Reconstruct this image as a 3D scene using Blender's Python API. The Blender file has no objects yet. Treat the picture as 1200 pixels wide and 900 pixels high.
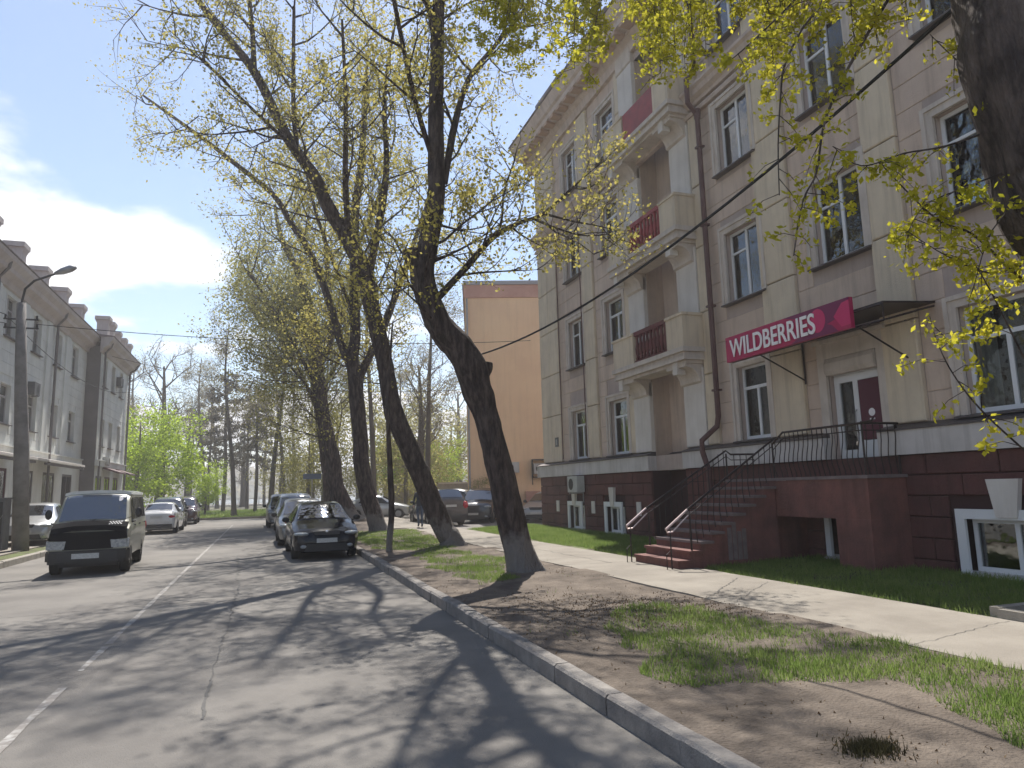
import bpy, bmesh, math, random
import numpy as np
from mathutils import Vector, Matrix, noise
random.seed(7); np.random.seed(7)
R = math.radians
sc = bpy.context.scene
col = sc.collection

# ---------------------------------------------------------------- camera
cam = bpy.data.cameras.new('camera'); camo = bpy.data.objects.new('camera', cam); col.objects.link(camo)
cam.sensor_fit = 'HORIZONTAL'; cam.sensor_width = 36.0; cam.lens = 36.0*820/1200
cam.clip_start = 0.05; cam.clip_end = 6000
CAM_YAW, CAM_PITCH, CAM_ROLL = R(19.4), R(8.46), R(1.56)
_f = Vector((math.sin(CAM_YAW)*math.cos(CAM_PITCH), math.cos(CAM_YAW)*math.cos(CAM_PITCH), math.sin(CAM_PITCH)))
_r0 = Vector((math.cos(CAM_YAW), -math.sin(CAM_YAW), 0)); _u0 = _r0.cross(_f)
_r = _r0*math.cos(CAM_ROLL) - _u0*math.sin(CAM_ROLL); _u = _u0*math.cos(CAM_ROLL) + _r0*math.sin(CAM_ROLL)
camo.matrix_world = Matrix(((_r.x,_u.x,-_f.x,0),(_r.y,_u.y,-_f.y,0),(_r.z,_u.z,-_f.z,1.7),(0,0,0,1)))
sc.camera = camo

# ---------------------------------------------------------------- light
SUN_EL, SUN_AZ = R(56), R(10)
sun_dir = Vector((math.sin(SUN_AZ)*math.cos(SUN_EL), math.cos(SUN_AZ)*math.cos(SUN_EL), math.sin(SUN_EL)))
sl = bpy.data.lights.new('sun', 'SUN'); sl.energy = 4.4; sl.angle = R(0.53); sl.color = (1, 0.95, 0.87)
so = bpy.data.objects.new('sun', sl); col.objects.link(so)
so.rotation_euler = sun_dir.to_track_quat('Z', 'Y').to_euler()
so.location = (0, 0, 60)
sc.view_settings.view_transform = 'Standard'; sc.view_settings.look = 'None'
sc.view_settings.gamma = 1.0; sc.view_settings.exposure = 0.84; sc.view_settings.use_curve_mapping = False

# ---------------------------------------------------------------- sky (clouds are part of the sky all round)
w = bpy.data.worlds.new('World'); sc.world = w; w.use_nodes = True
nt = w.node_tree; nt.nodes.clear()
def N(t, **k):
    n = nt.nodes.new(t)
    for a, b in k.items(): setattr(n, a, b)
    return n
def Lk(a, b): nt.links.new(a, b)
out = N('ShaderNodeOutputWorld'); bg = N('ShaderNodeBackground'); bg.inputs[1].default_value = 0.095
sky = N('ShaderNodeTexSky'); sky.sky_type = 'NISHITA'; sky.sun_disc = False
sky.sun_elevation = SUN_EL; sky.sun_rotation = SUN_AZ; sky.air_density = 1.0; sky.dust_density = 0.25; sky.ozone_density = 1.0
tc = N('ShaderNodeTexCoord'); sep = N('ShaderNodeSeparateXYZ'); Lk(tc.outputs['Generated'], sep.inputs[0])
# flatten the direction onto a cloud layer: (x,y)/(z+0.12)
az = N('ShaderNodeMath', operation='ADD'); az.inputs[1].default_value = 0.16; Lk(sep.outputs[2], az.inputs[0])
mx = N('ShaderNodeMath', operation='MAXIMUM'); mx.inputs[1].default_value = 0.1; Lk(az.outputs[0], mx.inputs[0])
dx = N('ShaderNodeMath', operation='DIVIDE'); Lk(sep.outputs[0], dx.inputs[0]); Lk(mx.outputs[0], dx.inputs[1])
dy = N('ShaderNodeMath', operation='DIVIDE'); Lk(sep.outputs[1], dy.inputs[0]); Lk(mx.outputs[0], dy.inputs[1])
cmb = N('ShaderNodeCombineXYZ'); Lk(dx.outputs[0], cmb.inputs[0]); Lk(dy.outputs[0], cmb.inputs[1])
mp = N('ShaderNodeMapping'); mp.inputs['Location'].default_value = (12.70, 17.36, 0.0); mp.inputs['Scale'].default_value = (0.9, 0.9, 1)
Lk(cmb.outputs[0], mp.inputs[0])
cn = N('ShaderNodeTexNoise'); cn.inputs['Scale'].default_value = 0.8; cn.inputs['Detail'].default_value = 9; cn.inputs['Roughness'].default_value = 0.52
Lk(mp.outputs[0], cn.inputs['Vector'])
# more cloud towards the horizon, where the layer is seen edge on
hz = N('ShaderNodeMapRange'); hz.inputs['From Min'].default_value = 0.0; hz.inputs['From Max'].default_value = 0.6
hz.inputs['To Min'].default_value = 0.09; hz.inputs['To Max'].default_value = -0.10; Lk(sep.outputs[2], hz.inputs['Value'])
ad = N('ShaderNodeMath', operation='ADD'); Lk(cn.outputs['Fac'], ad.inputs[0]); Lk(hz.outputs[0], ad.inputs[1])
cr = N('ShaderNodeMapRange'); cr.interpolation_type = 'SMOOTHSTEP'
cr.inputs['From Min'].default_value = 0.552; cr.inputs['From Max'].default_value = 0.61; Lk(ad.outputs[0], cr.inputs['Value'])
n2 = N('ShaderNodeTexNoise'); n2.inputs['Scale'].default_value = 2.2; n2.inputs['Detail'].default_value = 5; Lk(mp.outputs[0], n2.inputs['Vector'])
cc = N('ShaderNodeMix', data_type='RGBA'); cc.inputs[6].default_value = (5.6, 5.9, 6.6, 1); cc.inputs[7].default_value = (9.2, 9.1, 9.0, 1)
Lk(n2.outputs['Fac'], cc.inputs[0])
mixc = N('ShaderNodeMix', data_type='RGBA'); Lk(cr.outputs[0], mixc.inputs[0]); Lk(sky.outputs[0], mixc.inputs[6]); Lk(cc.outputs[2], mixc.inputs[7])
Lk(mixc.outputs[2], bg.inputs[0]); Lk(bg.outputs[0], out.inputs[0])

# ---------------------------------------------------------------- materials
def mat(name, c, rough=0.8, c2=None, scale=5.0, bump=0.0, bscale=None, metal=0.0, detail=6, spec=0.5, stretch=None, contrast=(0.35, 0.65), streak=0.0, wash=None):
    m = bpy.data.materials.new(name); m.use_nodes = True
    t = m.node_tree; b = t.nodes['Principled BSDF']
    b.inputs['Base Color'].default_value = (*c, 1); b.inputs['Roughness'].default_value = rough
    b.inputs['Metallic'].default_value = metal; b.inputs['Specular IOR Level'].default_value = spec
    g = t.nodes.new('ShaderNodeNewGeometry'); mpn = t.nodes.new('ShaderNodeMapping')
    t.links.new(g.outputs['Position'], mpn.inputs[0])
    if stretch: mpn.inputs['Scale'].default_value = stretch
    if c2 is not None:
        n = t.nodes.new('ShaderNodeTexNoise'); n.inputs['Scale'].default_value = scale; n.inputs['Detail'].default_value = detail; n.inputs['Roughness'].default_value = 0.62
        t.links.new(mpn.outputs[0], n.inputs['Vector'])
        r = t.nodes.new('ShaderNodeMapRange'); r.inputs['From Min'].default_value = contrast[0]; r.inputs['From Max'].default_value = contrast[1]
        t.links.new(n.outputs['Fac'], r.inputs['Value'])
        x = t.nodes.new('ShaderNodeMix'); x.data_type = 'RGBA'; x.inputs[6].default_value = (*c, 1); x.inputs[7].default_value = (*c2, 1)
        t.links.new(r.outputs[0], x.inputs[0]); t.links.new(x.outputs[2], b.inputs['Base Color'])
        src = x.outputs[2]
        if streak:      # rain streaks and grime on old plaster
            mp2 = t.nodes.new('ShaderNodeMapping'); mp2.inputs['Scale'].default_value = (5, 5, 0.35); t.links.new(g.outputs['Position'], mp2.inputs[0])
            n3 = t.nodes.new('ShaderNodeTexNoise'); n3.inputs['Scale'].default_value = 1.0; n3.inputs['Detail'].default_value = 7; n3.inputs['Roughness'].default_value = 0.7; t.links.new(mp2.outputs[0], n3.inputs['Vector'])
            r3 = t.nodes.new('ShaderNodeMapRange'); r3.inputs['From Min'].default_value = 0.48; r3.inputs['From Max'].default_value = 0.78; r3.inputs['To Max'].default_value = streak; t.links.new(n3.outputs['Fac'], r3.inputs['Value'])
            x3 = t.nodes.new('ShaderNodeMix'); x3.data_type = 'RGBA'; x3.inputs[7].default_value = (c2[0]*0.42, c2[1]*0.40, c2[2]*0.38, 1); t.links.new(r3.outputs[0], x3.inputs[0]); t.links.new(src, x3.inputs[6]); src = x3.outputs[2]; t.links.new(src, b.inputs['Base Color'])
        if wash:        # whitewashed foot of a street tree, brushed on up to about this height
            sp = t.nodes.new('ShaderNodeSeparateXYZ'); t.links.new(g.outputs['Position'], sp.inputs[0])
            n4 = t.nodes.new('ShaderNodeTexNoise'); n4.inputs['Scale'].default_value = 6.0; n4.inputs['Detail'].default_value = 6; t.links.new(g.outputs['Position'], n4.inputs['Vector'])
            ma = t.nodes.new('ShaderNodeMath'); ma.operation = 'MULTIPLY_ADD'; ma.inputs[1].default_value = 0.9; t.links.new(n4.outputs['Fac'], ma.inputs[0]); t.links.new(sp.outputs[2], ma.inputs[2])
            r4 = t.nodes.new('ShaderNodeMapRange'); r4.inputs['From Min'].default_value = wash+0.35; r4.inputs['From Max'].default_value = wash+0.62; r4.inputs['To Min'].default_value = 0.75; r4.inputs['To Max'].default_value = 0.0; t.links.new(ma.outputs[0], r4.inputs['Value'])
            x4 = t.nodes.new('ShaderNodeMix'); x4.data_type = 'RGBA'; x4.inputs[7].default_value = (0.24, 0.225, 0.215, 1); t.links.new(r4.outputs[0], x4.inputs[0]); t.links.new(src, x4.inputs[6]); t.links.new(x4.outputs[2], b.inputs['Base Color'])
    if bump:
        n = t.nodes.new('ShaderNodeTexNoise'); n.inputs['Scale'].default_value = bscale or scale*4; n.inputs['Detail'].default_value = 5
        t.links.new(mpn.outputs[0], n.inputs['Vector'])
        bp = t.nodes.new('ShaderNodeBump'); bp.inputs['Strength'].default_value = bump; bp.inputs['Distance'].default_value = 0.03
        t.links.new(n.outputs['Fac'], bp.inputs['Height']); t.links.new(bp.outputs[0], b.inputs['Normal'])
    return m
def leafmat(name, c, c2, trans=0.5):
    m = bpy.data.materials.new(name); m.use_nodes = True; t = m.node_tree; t.nodes.clear()
    o = t.nodes.new('ShaderNodeOutputMaterial'); d = t.nodes.new('ShaderNodeBsdfDiffuse'); tr = t.nodes.new('ShaderNodeBsdfTranslucent'); mxs = t.nodes.new('ShaderNodeMixShader')
    n = t.nodes.new('ShaderNodeTexNoise'); n.inputs['Scale'].default_value = 1.7; n.inputs['Detail'].default_value = 4
    g = t.nodes.new('ShaderNodeNewGeometry'); t.links.new(g.outputs['Position'], n.inputs['Vector'])
    wn = t.nodes.new('ShaderNodeMath'); wn.operation = 'ADD'; t.links.new(n.outputs['Fac'], wn.inputs[0])
    rnd = t.nodes.new('ShaderNodeMath'); rnd.operation = 'MULTIPLY'; rnd.inputs[1].default_value = 0.5; t.links.new(g.outputs['Random Per Island'], rnd.inputs[0]); t.links.new(rnd.outputs[0], wn.inputs[1])
    r = t.nodes.new('ShaderNodeMapRange'); r.inputs['From Min'].default_value = 0.45; r.inputs['From Max'].default_value = 1.05; t.links.new(wn.outputs[0], r.inputs['Value'])
    x = t.nodes.new('ShaderNodeMix'); x.data_type = 'RGBA'; x.inputs[6].default_value = (*c, 1); x.inputs[7].default_value = (*c2, 1); t.links.new(r.outputs[0], x.inputs[0])
    t.links.new(x.outputs[2], d.inputs[0]); t.links.new(x.outputs[2], tr.inputs[0]); mxs.inputs[0].default_value = trans
    t.links.new(d.outputs[0], mxs.inputs[1]); t.links.new(tr.outputs[0], mxs.inputs[2]); t.links.new(mxs.outputs[0], o.inputs[0])
    return m
def glassmat(name, tint=(0.8, 0.85, 0.85), see=0.92, rough=0.02, gain=1.5):
    m = bpy.data.materials.new(name); m.use_nodes = True; t = m.node_tree; t.nodes.clear()
    o = t.nodes.new('ShaderNodeOutputMaterial'); gl = t.nodes.new('ShaderNodeBsdfGlossy'); gl.inputs['Roughness'].default_value = rough
    trn = t.nodes.new('ShaderNodeBsdfTransparent'); trn.inputs[0].default_value = (tint[0]*see, tint[1]*see, tint[2]*see, 1)
    fr = t.nodes.new('ShaderNodeFresnel'); fr.inputs[0].default_value = 1.55
    a = t.nodes.new('ShaderNodeMath'); a.operation = 'MULTIPLY_ADD'; a.inputs[1].default_value = gain; a.inputs[2].default_value = 0.05; a.use_clamp = True; t.links.new(fr.outputs[0], a.inputs[0])
    # old panes are slightly wavy
    n = t.nodes.new('ShaderNodeTexNoise'); n.inputs['Scale'].default_value = 3.0; bp = t.nodes.new('ShaderNodeBump'); bp.inputs['Strength'].default_value = 0.12; bp.inputs['Distance'].default_value = 0.05
    g = t.nodes.new('ShaderNodeNewGeometry'); t.links.new(g.outputs['Position'], n.inputs['Vector'])
    t.links.new(n.outputs['Fac'], bp.inputs['Height']); t.links.new(bp.outputs[0], gl.inputs['Normal'])
    mxs = t.nodes.new('ShaderNodeMixShader'); t.links.new(a.outputs[0], mxs.inputs[0]); t.links.new(trn.outputs[0], mxs.inputs[1]); t.links.new(gl.outputs[0], mxs.inputs[2]); t.links.new(mxs.outputs[0], o.inputs[0])
    return m
def paint(name, c, rough=0.3, metal=0.0, coat=0.6):
    m = mat(name, c, rough, c2=tuple(min(1, v*0.8+0.02) for v in c), scale=2.5, metal=metal, spec=0.5)
    m.node_tree.nodes['Principled BSDF'].inputs['Coat Weight'].default_value = coat
    m.node_tree.nodes['Principled BSDF'].inputs['Coat Roughness'].default_value = 0.06
    return m

M = {}
M['asphalt'] = mat('asphalt', (0.145, 0.134, 0.124), 0.9, (0.215, 0.20, 0.182), 0.55, 0.5, 90)
M['asphalt_patch'] = mat('asphalt_patch', (0.09, 0.088, 0.085), 0.9, (0.13, 0.125, 0.12), 3, 0.5, 80)
M['line'] = mat('road_paint', (0.40, 0.39, 0.37), 0.8, (0.22, 0.20, 0.185), 9, 0.2, contrast=(0.36, 0.54))
M['kerb'] = mat('kerb_concrete', (0.29, 0.265, 0.24), 0.9, (0.18, 0.165, 0.155), 5, 0.5, 60)
M['kerb_l'] = mat('pale_kerb', (0.36, 0.33, 0.28), 0.9, (0.26, 0.24, 0.21), 4, 0.4, 50)
M['side'] = mat('sidewalk', (0.30, 0.27, 0.23), 0.92, (0.22, 0.195, 0.165), 1.1, 0.35, 70)
M['soil'] = mat('soil', (0.185, 0.15, 0.12), 0.97, (0.085, 0.066, 0.052), 2.2, 0.9, 40)
M['lawn_soil'] = mat('lawn_soil', (0.13, 0.17, 0.05), 0.97, (0.07, 0.055, 0.035), 3, 0.8, 30)
M['ground'] = mat('ground', (0.10, 0.11, 0.05), 0.97, (0.17, 0.14, 0.10), 0.15, 0.3, 4)
M['grass'] = leafmat('grass', (0.15, 0.235, 0.055), (0.28, 0.35, 0.11), 0.55)
M['dead'] = leafmat('dead_grass', (0.05, 0.042, 0.025), (0.10, 0.09, 0.045), 0.15)
M['dry'] = leafmat('dry_litter', (0.13, 0.08, 0.045), (0.24, 0.17, 0.10), 0.1)
M['bark'] = mat('bark', (0.045, 0.033, 0.030), 0.95, (0.15, 0.115, 0.10), 10, 1.0, 24, stretch=(1, 1, 0.25), contrast=(0.42, 0.68), wash=0.75)
M['bark'].node_tree.nodes['Bump'].inputs['Distance'].default_value = 0.09
M['bark_far'] = mat('bark_far', (0.08, 0.065, 0.055), 0.95, (0.13, 0.11, 0.09), 4, stretch=(1, 1, 0.3))
M['bark_grey'] = mat('bark_grey', (0.16, 0.14, 0.12), 0.95, (0.09, 0.08, 0.07), 4, stretch=(1, 1, 0.3))
M['leaf'] = leafmat('young_leaf', (0.29, 0.27, 0.07), (0.48, 0.41, 0.12), 0.6)
M['leaf_near'] = leafmat('near_leaf', (0.36, 0.36, 0.03), (0.60, 0.54, 0.06), 0.62)
M['leaf_olive'] = leafmat('olive_leaf', (0.24, 0.24, 0.08), (0.38, 0.35, 0.12), 0.6)
M['leaf_green'] = leafmat('fresh_leaf', (0.27, 0.38, 0.03), (0.44, 0.56, 0.06), 0.6)
M['leaf_faint'] = leafmat('bud_haze', (0.24, 0.21, 0.13), (0.34, 0.31, 0.19), 0.5)
M['needle'] = leafmat('pine_needle', (0.11, 0.11, 0.08), (0.17, 0.15, 0.12), 0.3)
M['field'] = mat('stucco_beige', (0.64, 0.51, 0.415), 0.93, (0.54, 0.425, 0.35), 1.1, 0.3, 45, streak=0.5)
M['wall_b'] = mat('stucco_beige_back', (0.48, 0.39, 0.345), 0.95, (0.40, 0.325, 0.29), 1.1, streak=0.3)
M['cream'] = mat('stucco_cream', (0.70, 0.595, 0.45), 0.93, (0.60, 0.505, 0.39), 1.2, 0.3, 45, streak=0.5)
M['pale'] = mat('stucco_pale', (0.70, 0.655, 0.61), 0.93, (0.60, 0.555, 0.51), 1.0, 0.2, 40, streak=0.25)
M['trim'] = mat('trim_stucco', (0.63, 0.56, 0.50), 0.92, (0.52, 0.455, 0.40), 1.6, 0.2, 40, streak=0.5)
M['cornice'] = mat('cornice_stucco', (0.60, 0.50, 0.44), 0.92, (0.50, 0.40, 0.34), 1.6, streak=0.55)
M['dentil'] = mat('dentil_stucco', (0.50, 0.34, 0.24), 0.92, (0.42, 0.30, 0.23), 2)
M['plinth'] = mat('plinth_maroon', (0.135, 0.050, 0.045), 0.8, (0.080, 0.034, 0.032), 1.6, 0.5, 30, streak=0.5)
M['plinth_back'] = mat('plinth_joint', (0.055, 0.026, 0.026), 0.9)
M['porch'] = mat('porch_maroon', (0.21, 0.085, 0.070), 0.8, (0.125, 0.055, 0.048), 2.2, 0.5, 25, streak=0.55)
M['tread'] = mat('step_stone', (0.20, 0.155, 0.15), 0.85, (0.13, 0.10, 0.10), 5, 0.3, 40)
M['band'] = mat('band_grey', (0.60, 0.565, 0.55), 0.9, (0.49, 0.46, 0.44), 1.2, streak=0.55)
M['flash'] = mat('flashing_metal', (0.10, 0.085, 0.085), 0.5, metal=0.3)
M['roof'] = mat('roof_metal', (0.16, 0.12, 0.12), 0.5, (0.11, 0.09, 0.09), 1.5, metal=0.3)
M['pvc'] = mat('window_white', (0.72, 0.73, 0.75), 0.45)
M['glass'] = glassmat('window_glass')
M['car_glass'] = glassmat('car_glass', (0.22, 0.25, 0.32), 0.4, gain=0.22)
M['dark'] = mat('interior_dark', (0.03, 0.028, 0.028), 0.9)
M['curtain'] = mat('curtain', (0.66, 0.63, 0.60), 0.95, (0.45, 0.42, 0.41), 7, stretch=(4, 4, 0.2))
M['red'] = mat('balcony_red', (0.32, 0.035, 0.04), 0.6, (0.22, 0.025, 0.03), 4)
M['red_old'] = mat('balcony_old_red', (0.16, 0.035, 0.035), 0.7, (0.10, 0.028, 0.028), 5)
M['pipe'] = mat('downpipe', (0.085, 0.035, 0.035), 0.6, (0.12, 0.06, 0.055), 3)
M['iron'] = mat('black_iron', (0.028, 0.024, 0.024), 0.45, (0.05, 0.03, 0.028), 12, metal=0.4)
M['rail_shine'] = mat('sunlit_rail', (0.62, 0.50, 0.48), 0.3, metal=0.7)  # bright colour carries the sunlight on the lower rail ends
M['sign'] = mat('sign_magenta', (0.40, 0.012, 0.085), 0.45, spec=0.4)
M['sign_dark'] = mat('sign_plum', (0.17, 0.008, 0.075), 0.45)
M['sign_blob'] = mat('sign_light_magenta', (0.55, 0.02, 0.13), 0.45)
M['white'] = mat('lettering_white', (0.85, 0.82, 0.84), 0.5)
M['poster'] = mat('door_poster', (0.10, 0.016, 0.035), 0.4)
M['orange'] = mat('stucco_orange', (0.84, 0.60, 0.37), 0.93, (0.77, 0.53, 0.33), 0.5, streak=0.18)
M['brown_red'] = mat('parapet_brown', (0.56, 0.32, 0.25), 0.9, (0.47, 0.25, 0.19), 0.8)
M['lwall'] = mat('stucco_white_green', (0.68, 0.69, 0.66), 0.93, (0.56, 0.57, 0.55), 0.8, 0.2, 30, streak=0.3)
M['ldark'] = mat('dark_grey_and_shade', (0.17, 0.155, 0.155), 0.93, (0.13, 0.12, 0.12), 0.8)  # dark grey of small parts; also the shade painted on the wing's side
M['lcornice'] = mat('cornice_taupe', (0.50, 0.45, 0.43), 0.92, (0.40, 0.35, 0.34), 0.8, streak=0.3)
M['lframe'] = mat('frame_mixed', (0.40, 0.38, 0.38), 0.6)
M['door_maroon'] = mat('door_maroon', (0.09, 0.03, 0.04), 0.6)
M['concrete'] = mat('pole_concrete', (0.24, 0.225, 0.215), 0.9, (0.16, 0.15, 0.145), 3, 0.4, 30)
M['steel'] = mat('grey_steel', (0.32, 0.32, 0.33), 0.45, metal=0.5)
M['ac'] = mat('unit_white', (0.50, 0.50, 0.49), 0.5, (0.40, 0.40, 0.39), 3)
M['cab'] = mat('cabinet_grey', (0.13, 0.13, 0.135), 0.6, (0.09, 0.09, 0.095), 3)
M['rubber'] = mat('rubber', (0.022, 0.022, 0.022), 0.85)
M['rim'] = mat('wheel_rim', (0.30, 0.30, 0.31), 0.35, metal=0.8)
M['blackp'] = mat('black_plastic', (0.025, 0.025, 0.027), 0.55)
M['chrome'] = mat('chrome', (0.7, 0.7, 0.72), 0.12, metal=1.0)
M['lamp'] = mat('headlight', (0.42, 0.45, 0.46), 0.08, (0.22, 0.24, 0.26), 18, spec=0.8)
M['tail'] = mat('tail_lamp', (0.42, 0.015, 0.03), 0.15)
M['plate'] = mat('plate', (0.55, 0.56, 0.55), 0.5, (0.42, 0.43, 0.42), 25)
M['water'] = mat('water', (0.20, 0.25, 0.28), 0.15)
M['hill'] = mat('wooded_hill', (0.075, 0.085, 0.06), 1.0, (0.12, 0.12, 0.085), 0.05)
M['wire'] = mat('wire', (0.02, 0.02, 0.022), 0.7)
M['vinyl'] = mat('vinyl_black', (0.014, 0.014, 0.016), 0.95, spec=0.05)
M['jacket'] = mat('jacket', (0.03, 0.034, 0.05), 0.9); M['jeans'] = mat('jeans', (0.07, 0.095, 0.14), 0.9, (0.05, 0.07, 0.11), 20)
M['skin'] = mat('skin', (0.45, 0.28, 0.21), 0.6); M['hair'] = mat('hair', (0.04, 0.028, 0.02), 0.8)

# ---------------------------------------------------------------- builders
W = {}      # world base of every parent that is built in place
class MB:
    def __init__(s): s.v = []; s.f = []; s.mi = []
    def box(s, x0, x1, y0, y1, z0, z1, m=0):
        if x1 < x0: x0, x1 = x1, x0
        if y1 < y0: y0, y1 = y1, y0
        if z1 < z0: z0, z1 = z1, z0
        b = len(s.v)
        s.v += [(x0,y0,z0),(x1,y0,z0),(x1,y1,z0),(x0,y1,z0),(x0,y0,z1),(x1,y0,z1),(x1,y1,z1),(x0,y1,z1)]
        s.f += [(b,b+3,b+2,b+1),(b+4,b+5,b+6,b+7),(b,b+1,b+5,b+4),(b+1,b+2,b+6,b+5),(b+2,b+3,b+7,b+6),(b+3,b,b+4,b+7)]
        s.mi += [m]*6; return s
    def quad(s, a, b, c, d, m=0):
        k = len(s.v); s.v += [tuple(a), tuple(b), tuple(c), tuple(d)]; s.f.append((k,k+1,k+2,k+3)); s.mi.append(m); return s
    def poly(s, pts, m=0):
        k = len(s.v); s.v += [tuple(p) for p in pts]; s.f.append(tuple(range(k, k+len(pts)))); s.mi.append(m); return s
    def prism(s, prof, axis, a, b, m=0):
        """prof: 2-D closed outline; axis 'y': prof is (x,z) run from y=a to b; 'x': (y,z); 'z': (x,y)"""
        def P(p, t): return (p[0], t, p[1]) if axis == 'y' else ((t, p[0], p[1]) if axis == 'x' else (p[0], p[1], t))
        k = len(s.v); n = len(prof)
        s.v += [P(p, a) for p in prof] + [P(p, b) for p in prof]
        s.f.append(tuple(range(k, k+n))); s.f.append(tuple(range(k+2*n-1, k+n-1, -1))); s.mi += [m, m]
        for i in range(n):
            j = (i+1) % n; s.f.append((k+i, k+n+i, k+n+j, k+j)); s.mi.append(m)
        return s
    def tube(s, pts, rad, sides=6, m=0, cap=True):
        pts = [Vector(p) for p in pts]; n = len(pts)
        if not hasattr(rad, '__len__'): rad = [rad]*n
        k = len(s.v); up = None
        for i in range(n):
            d = (pts[min(i+1, n-1)] - pts[max(i-1, 0)]).normalized()
            if up is None: up = d.orthogonal().normalized()
            a = (up - d*up.dot(d)); a = a.normalized() if a.length > 1e-6 else d.orthogonal().normalized(); up = a; b = d.cross(a)
            for q in range(sides):
                t = 2*math.pi*q/sides; s.v.append(tuple(pts[i] + (a*math.cos(t)+b*math.sin(t))*rad[i]))
        for i in range(n-1):
            for q in range(sides):
                r = (q+1) % sides
                s.f.append((k+i*sides+q, k+i*sides+r, k+(i+1)*sides+r, k+(i+1)*sides+q)); s.mi.append(m)
        if cap:
            s.f.append(tuple(k+q for q in range(sides-1, -1, -1))); s.f.append(tuple(k+(n-1)*sides+q for q in range(sides))); s.mi += [m, m]
        return s
def mesh(name, v, f, mats, mi=None, smooth=False):
    me = bpy.data.meshes.new(name); me.from_pydata([tuple(p) for p in v], [], f)
    for m in (mats if isinstance(mats, (list, tuple)) else [mats]): me.materials.append(M[m] if isinstance(m, str) else m)
    if mi and max(mi) > 0: me.polygons.foreach_set('material_index', mi)
    me.update()
    bm = bmesh.new(); bm.from_mesh(me); bmesh.ops.recalc_face_normals(bm, faces=bm.faces); bm.to_mesh(me); bm.free()
    if smooth: me.shade_smooth() if smooth is True else me.set_sharp_from_angle(angle=R(smooth)) if hasattr(me, 'set_sharp_from_angle') else None
    if smooth and smooth is not True:
        me.polygons.foreach_set('use_smooth', [True]*len(me.polygons)); me.update()
    return me
def link(name, me, loc, parent=None, rot=None):
    """loc is a place in the world (or in the parent's own frame when the parent stands rotated)"""
    o = bpy.data.objects.new(name, me); col.objects.link(o)
    if parent is not None: o.parent = parent
    base = W.get(parent.name, Vector()) if parent is not None else Vector()
    o.location = Vector(loc) - base; W[o.name] = Vector(loc)
    if rot: o.rotation_euler = rot
    return o
def put(name, mb, mats, parent=None, smooth=False, origin=None):
    """one mesh object whose origin is the middle of its foot"""
    a = np.array(mb.v, dtype=float)
    if origin is None:
        origin = ((a[:,0].min()+a[:,0].max())/2, (a[:,1].min()+a[:,1].max())/2, a[:,2].min())
    a = a - np.array(origin)
    me = mesh(name, a.tolist(), mb.f, mats, mb.mi, smooth)
    return link(name, me, origin, parent)
def root(name, loc, label, cat, group=None, rz=0.0):
    o = bpy.data.objects.new(name, None); col.objects.link(o); o.location = loc; o.rotation_euler = (0, 0, rz)
    o.empty_display_size = 0.3; W[o.name] = Vector(loc) if rz == 0.0 else Vector((0, 0, 0))
    o['label'] = label; o['category'] = cat
    if group: o['group'] = group
    return o
def tag(o, label, cat, group=None):
    o['label'] = label; o['category'] = cat
    if group: o['group'] = group
    return o
def stuff(o): o['kind'] = 'stuff'; return o
def struct(name, mb, mats, smooth=False):
    o = put(name, mb, mats, None, smooth, origin=(0, 0, 0)); o['kind'] = 'structure'; return o

# ---------------------------------------------------------------- ground, road, pavements
g = MB(); g.box(-2500, 2500, -400, 4000, -1.0, -0.03); struct('ground', g, 'ground')
rd = MB()
rd.poly([(-6.4,-14,0),(2.44,-14,0),(2.44,47,0),(5.5,49.5,0),(26,49.5,0),(26,56,0),(-9.0,56,0),(-8.6,52,0),(-6.4,47,0)])
struct('road', rd, 'asphalt')
def strip(name, x0, x1, y0, y1, z, m, th=0.2):
    b = MB(); b.box(x0, x1, y0, y1, z-th, z); return struct(name, b, m)
# centre line, worn and broken
cl = MB()
for (a, b_) in ((-8,7.75),(8.4,9.6),(9.75,17.5),(17.6,28.6),(28.8,44.8)):
    n = max(2, int((b_-a)/0.5)); ys = np.linspace(a, b_, n)
    for i in range(n-1):
        wv = [0.036+0.010*math.sin(k*7.3) for k in (ys[i], ys[i+1])]
        cxs = [-1.70-0.002*ys[i], -1.70-0.002*ys[i+1]]
        cl.quad((cxs[0]-wv[0], ys[i], 0.004), (cxs[0]+wv[0], ys[i], 0.004), (cxs[1]+wv[1], ys[i+1], 0.004), (cxs[1]-wv[1], ys[i+1], 0.004))
struct('road_marking', cl, 'line')
# cracks with grass-free tar, real shallow strips
ck = MB()
def crack(pts, wd, z=0.0045):
    for i in range(len(pts)-1):
        (x0, y0), (x1, y1) = pts[i], pts[i+1]
        d = Vector((y1-y0, x0-x1)).normalized(); a = wd*(0.5+random.random()*0.8); b2 = wd*(0.5+random.random()*0.8)
        ck.quad((x0-d.x*a, y0-d.y*a, z), (x0+d.x*a, y0+d.y*a, z), (x1+d.x*b2, y1+d.y*b2, z), (x1-d.x*b2, y1-d.y*b2, z))
def wander(x0, y0, x1, y1, n, amp):
    return [(x0+(x1-x0)*i/n+random.uniform(-amp, amp), y0+(y1-y0)*i/n+random.uniform(-amp, amp)) for i in range(n+1)]
crack(wander(-0.42, 6.2, -0.45, 7.4, 11, 0.014), 0.016); crack(wander(-0.45, 7.4, -0.45, 9.0, 12, 0.014), 0.007); crack(wander(-0.45, 9.0, -0.43, 10.6, 14, 0.016), 0.016); crack(wander(-0.43, 10.6, -0.45, 13.5, 30, 0.028), 0.008)
crack(wander(-0.42, 13.5, -0.7, 22, 30, 0.05), 0.012)
crack(wander(-6.0, 12.4, 2.3, 13.3, 50, 0.05), 0.008)
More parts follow.
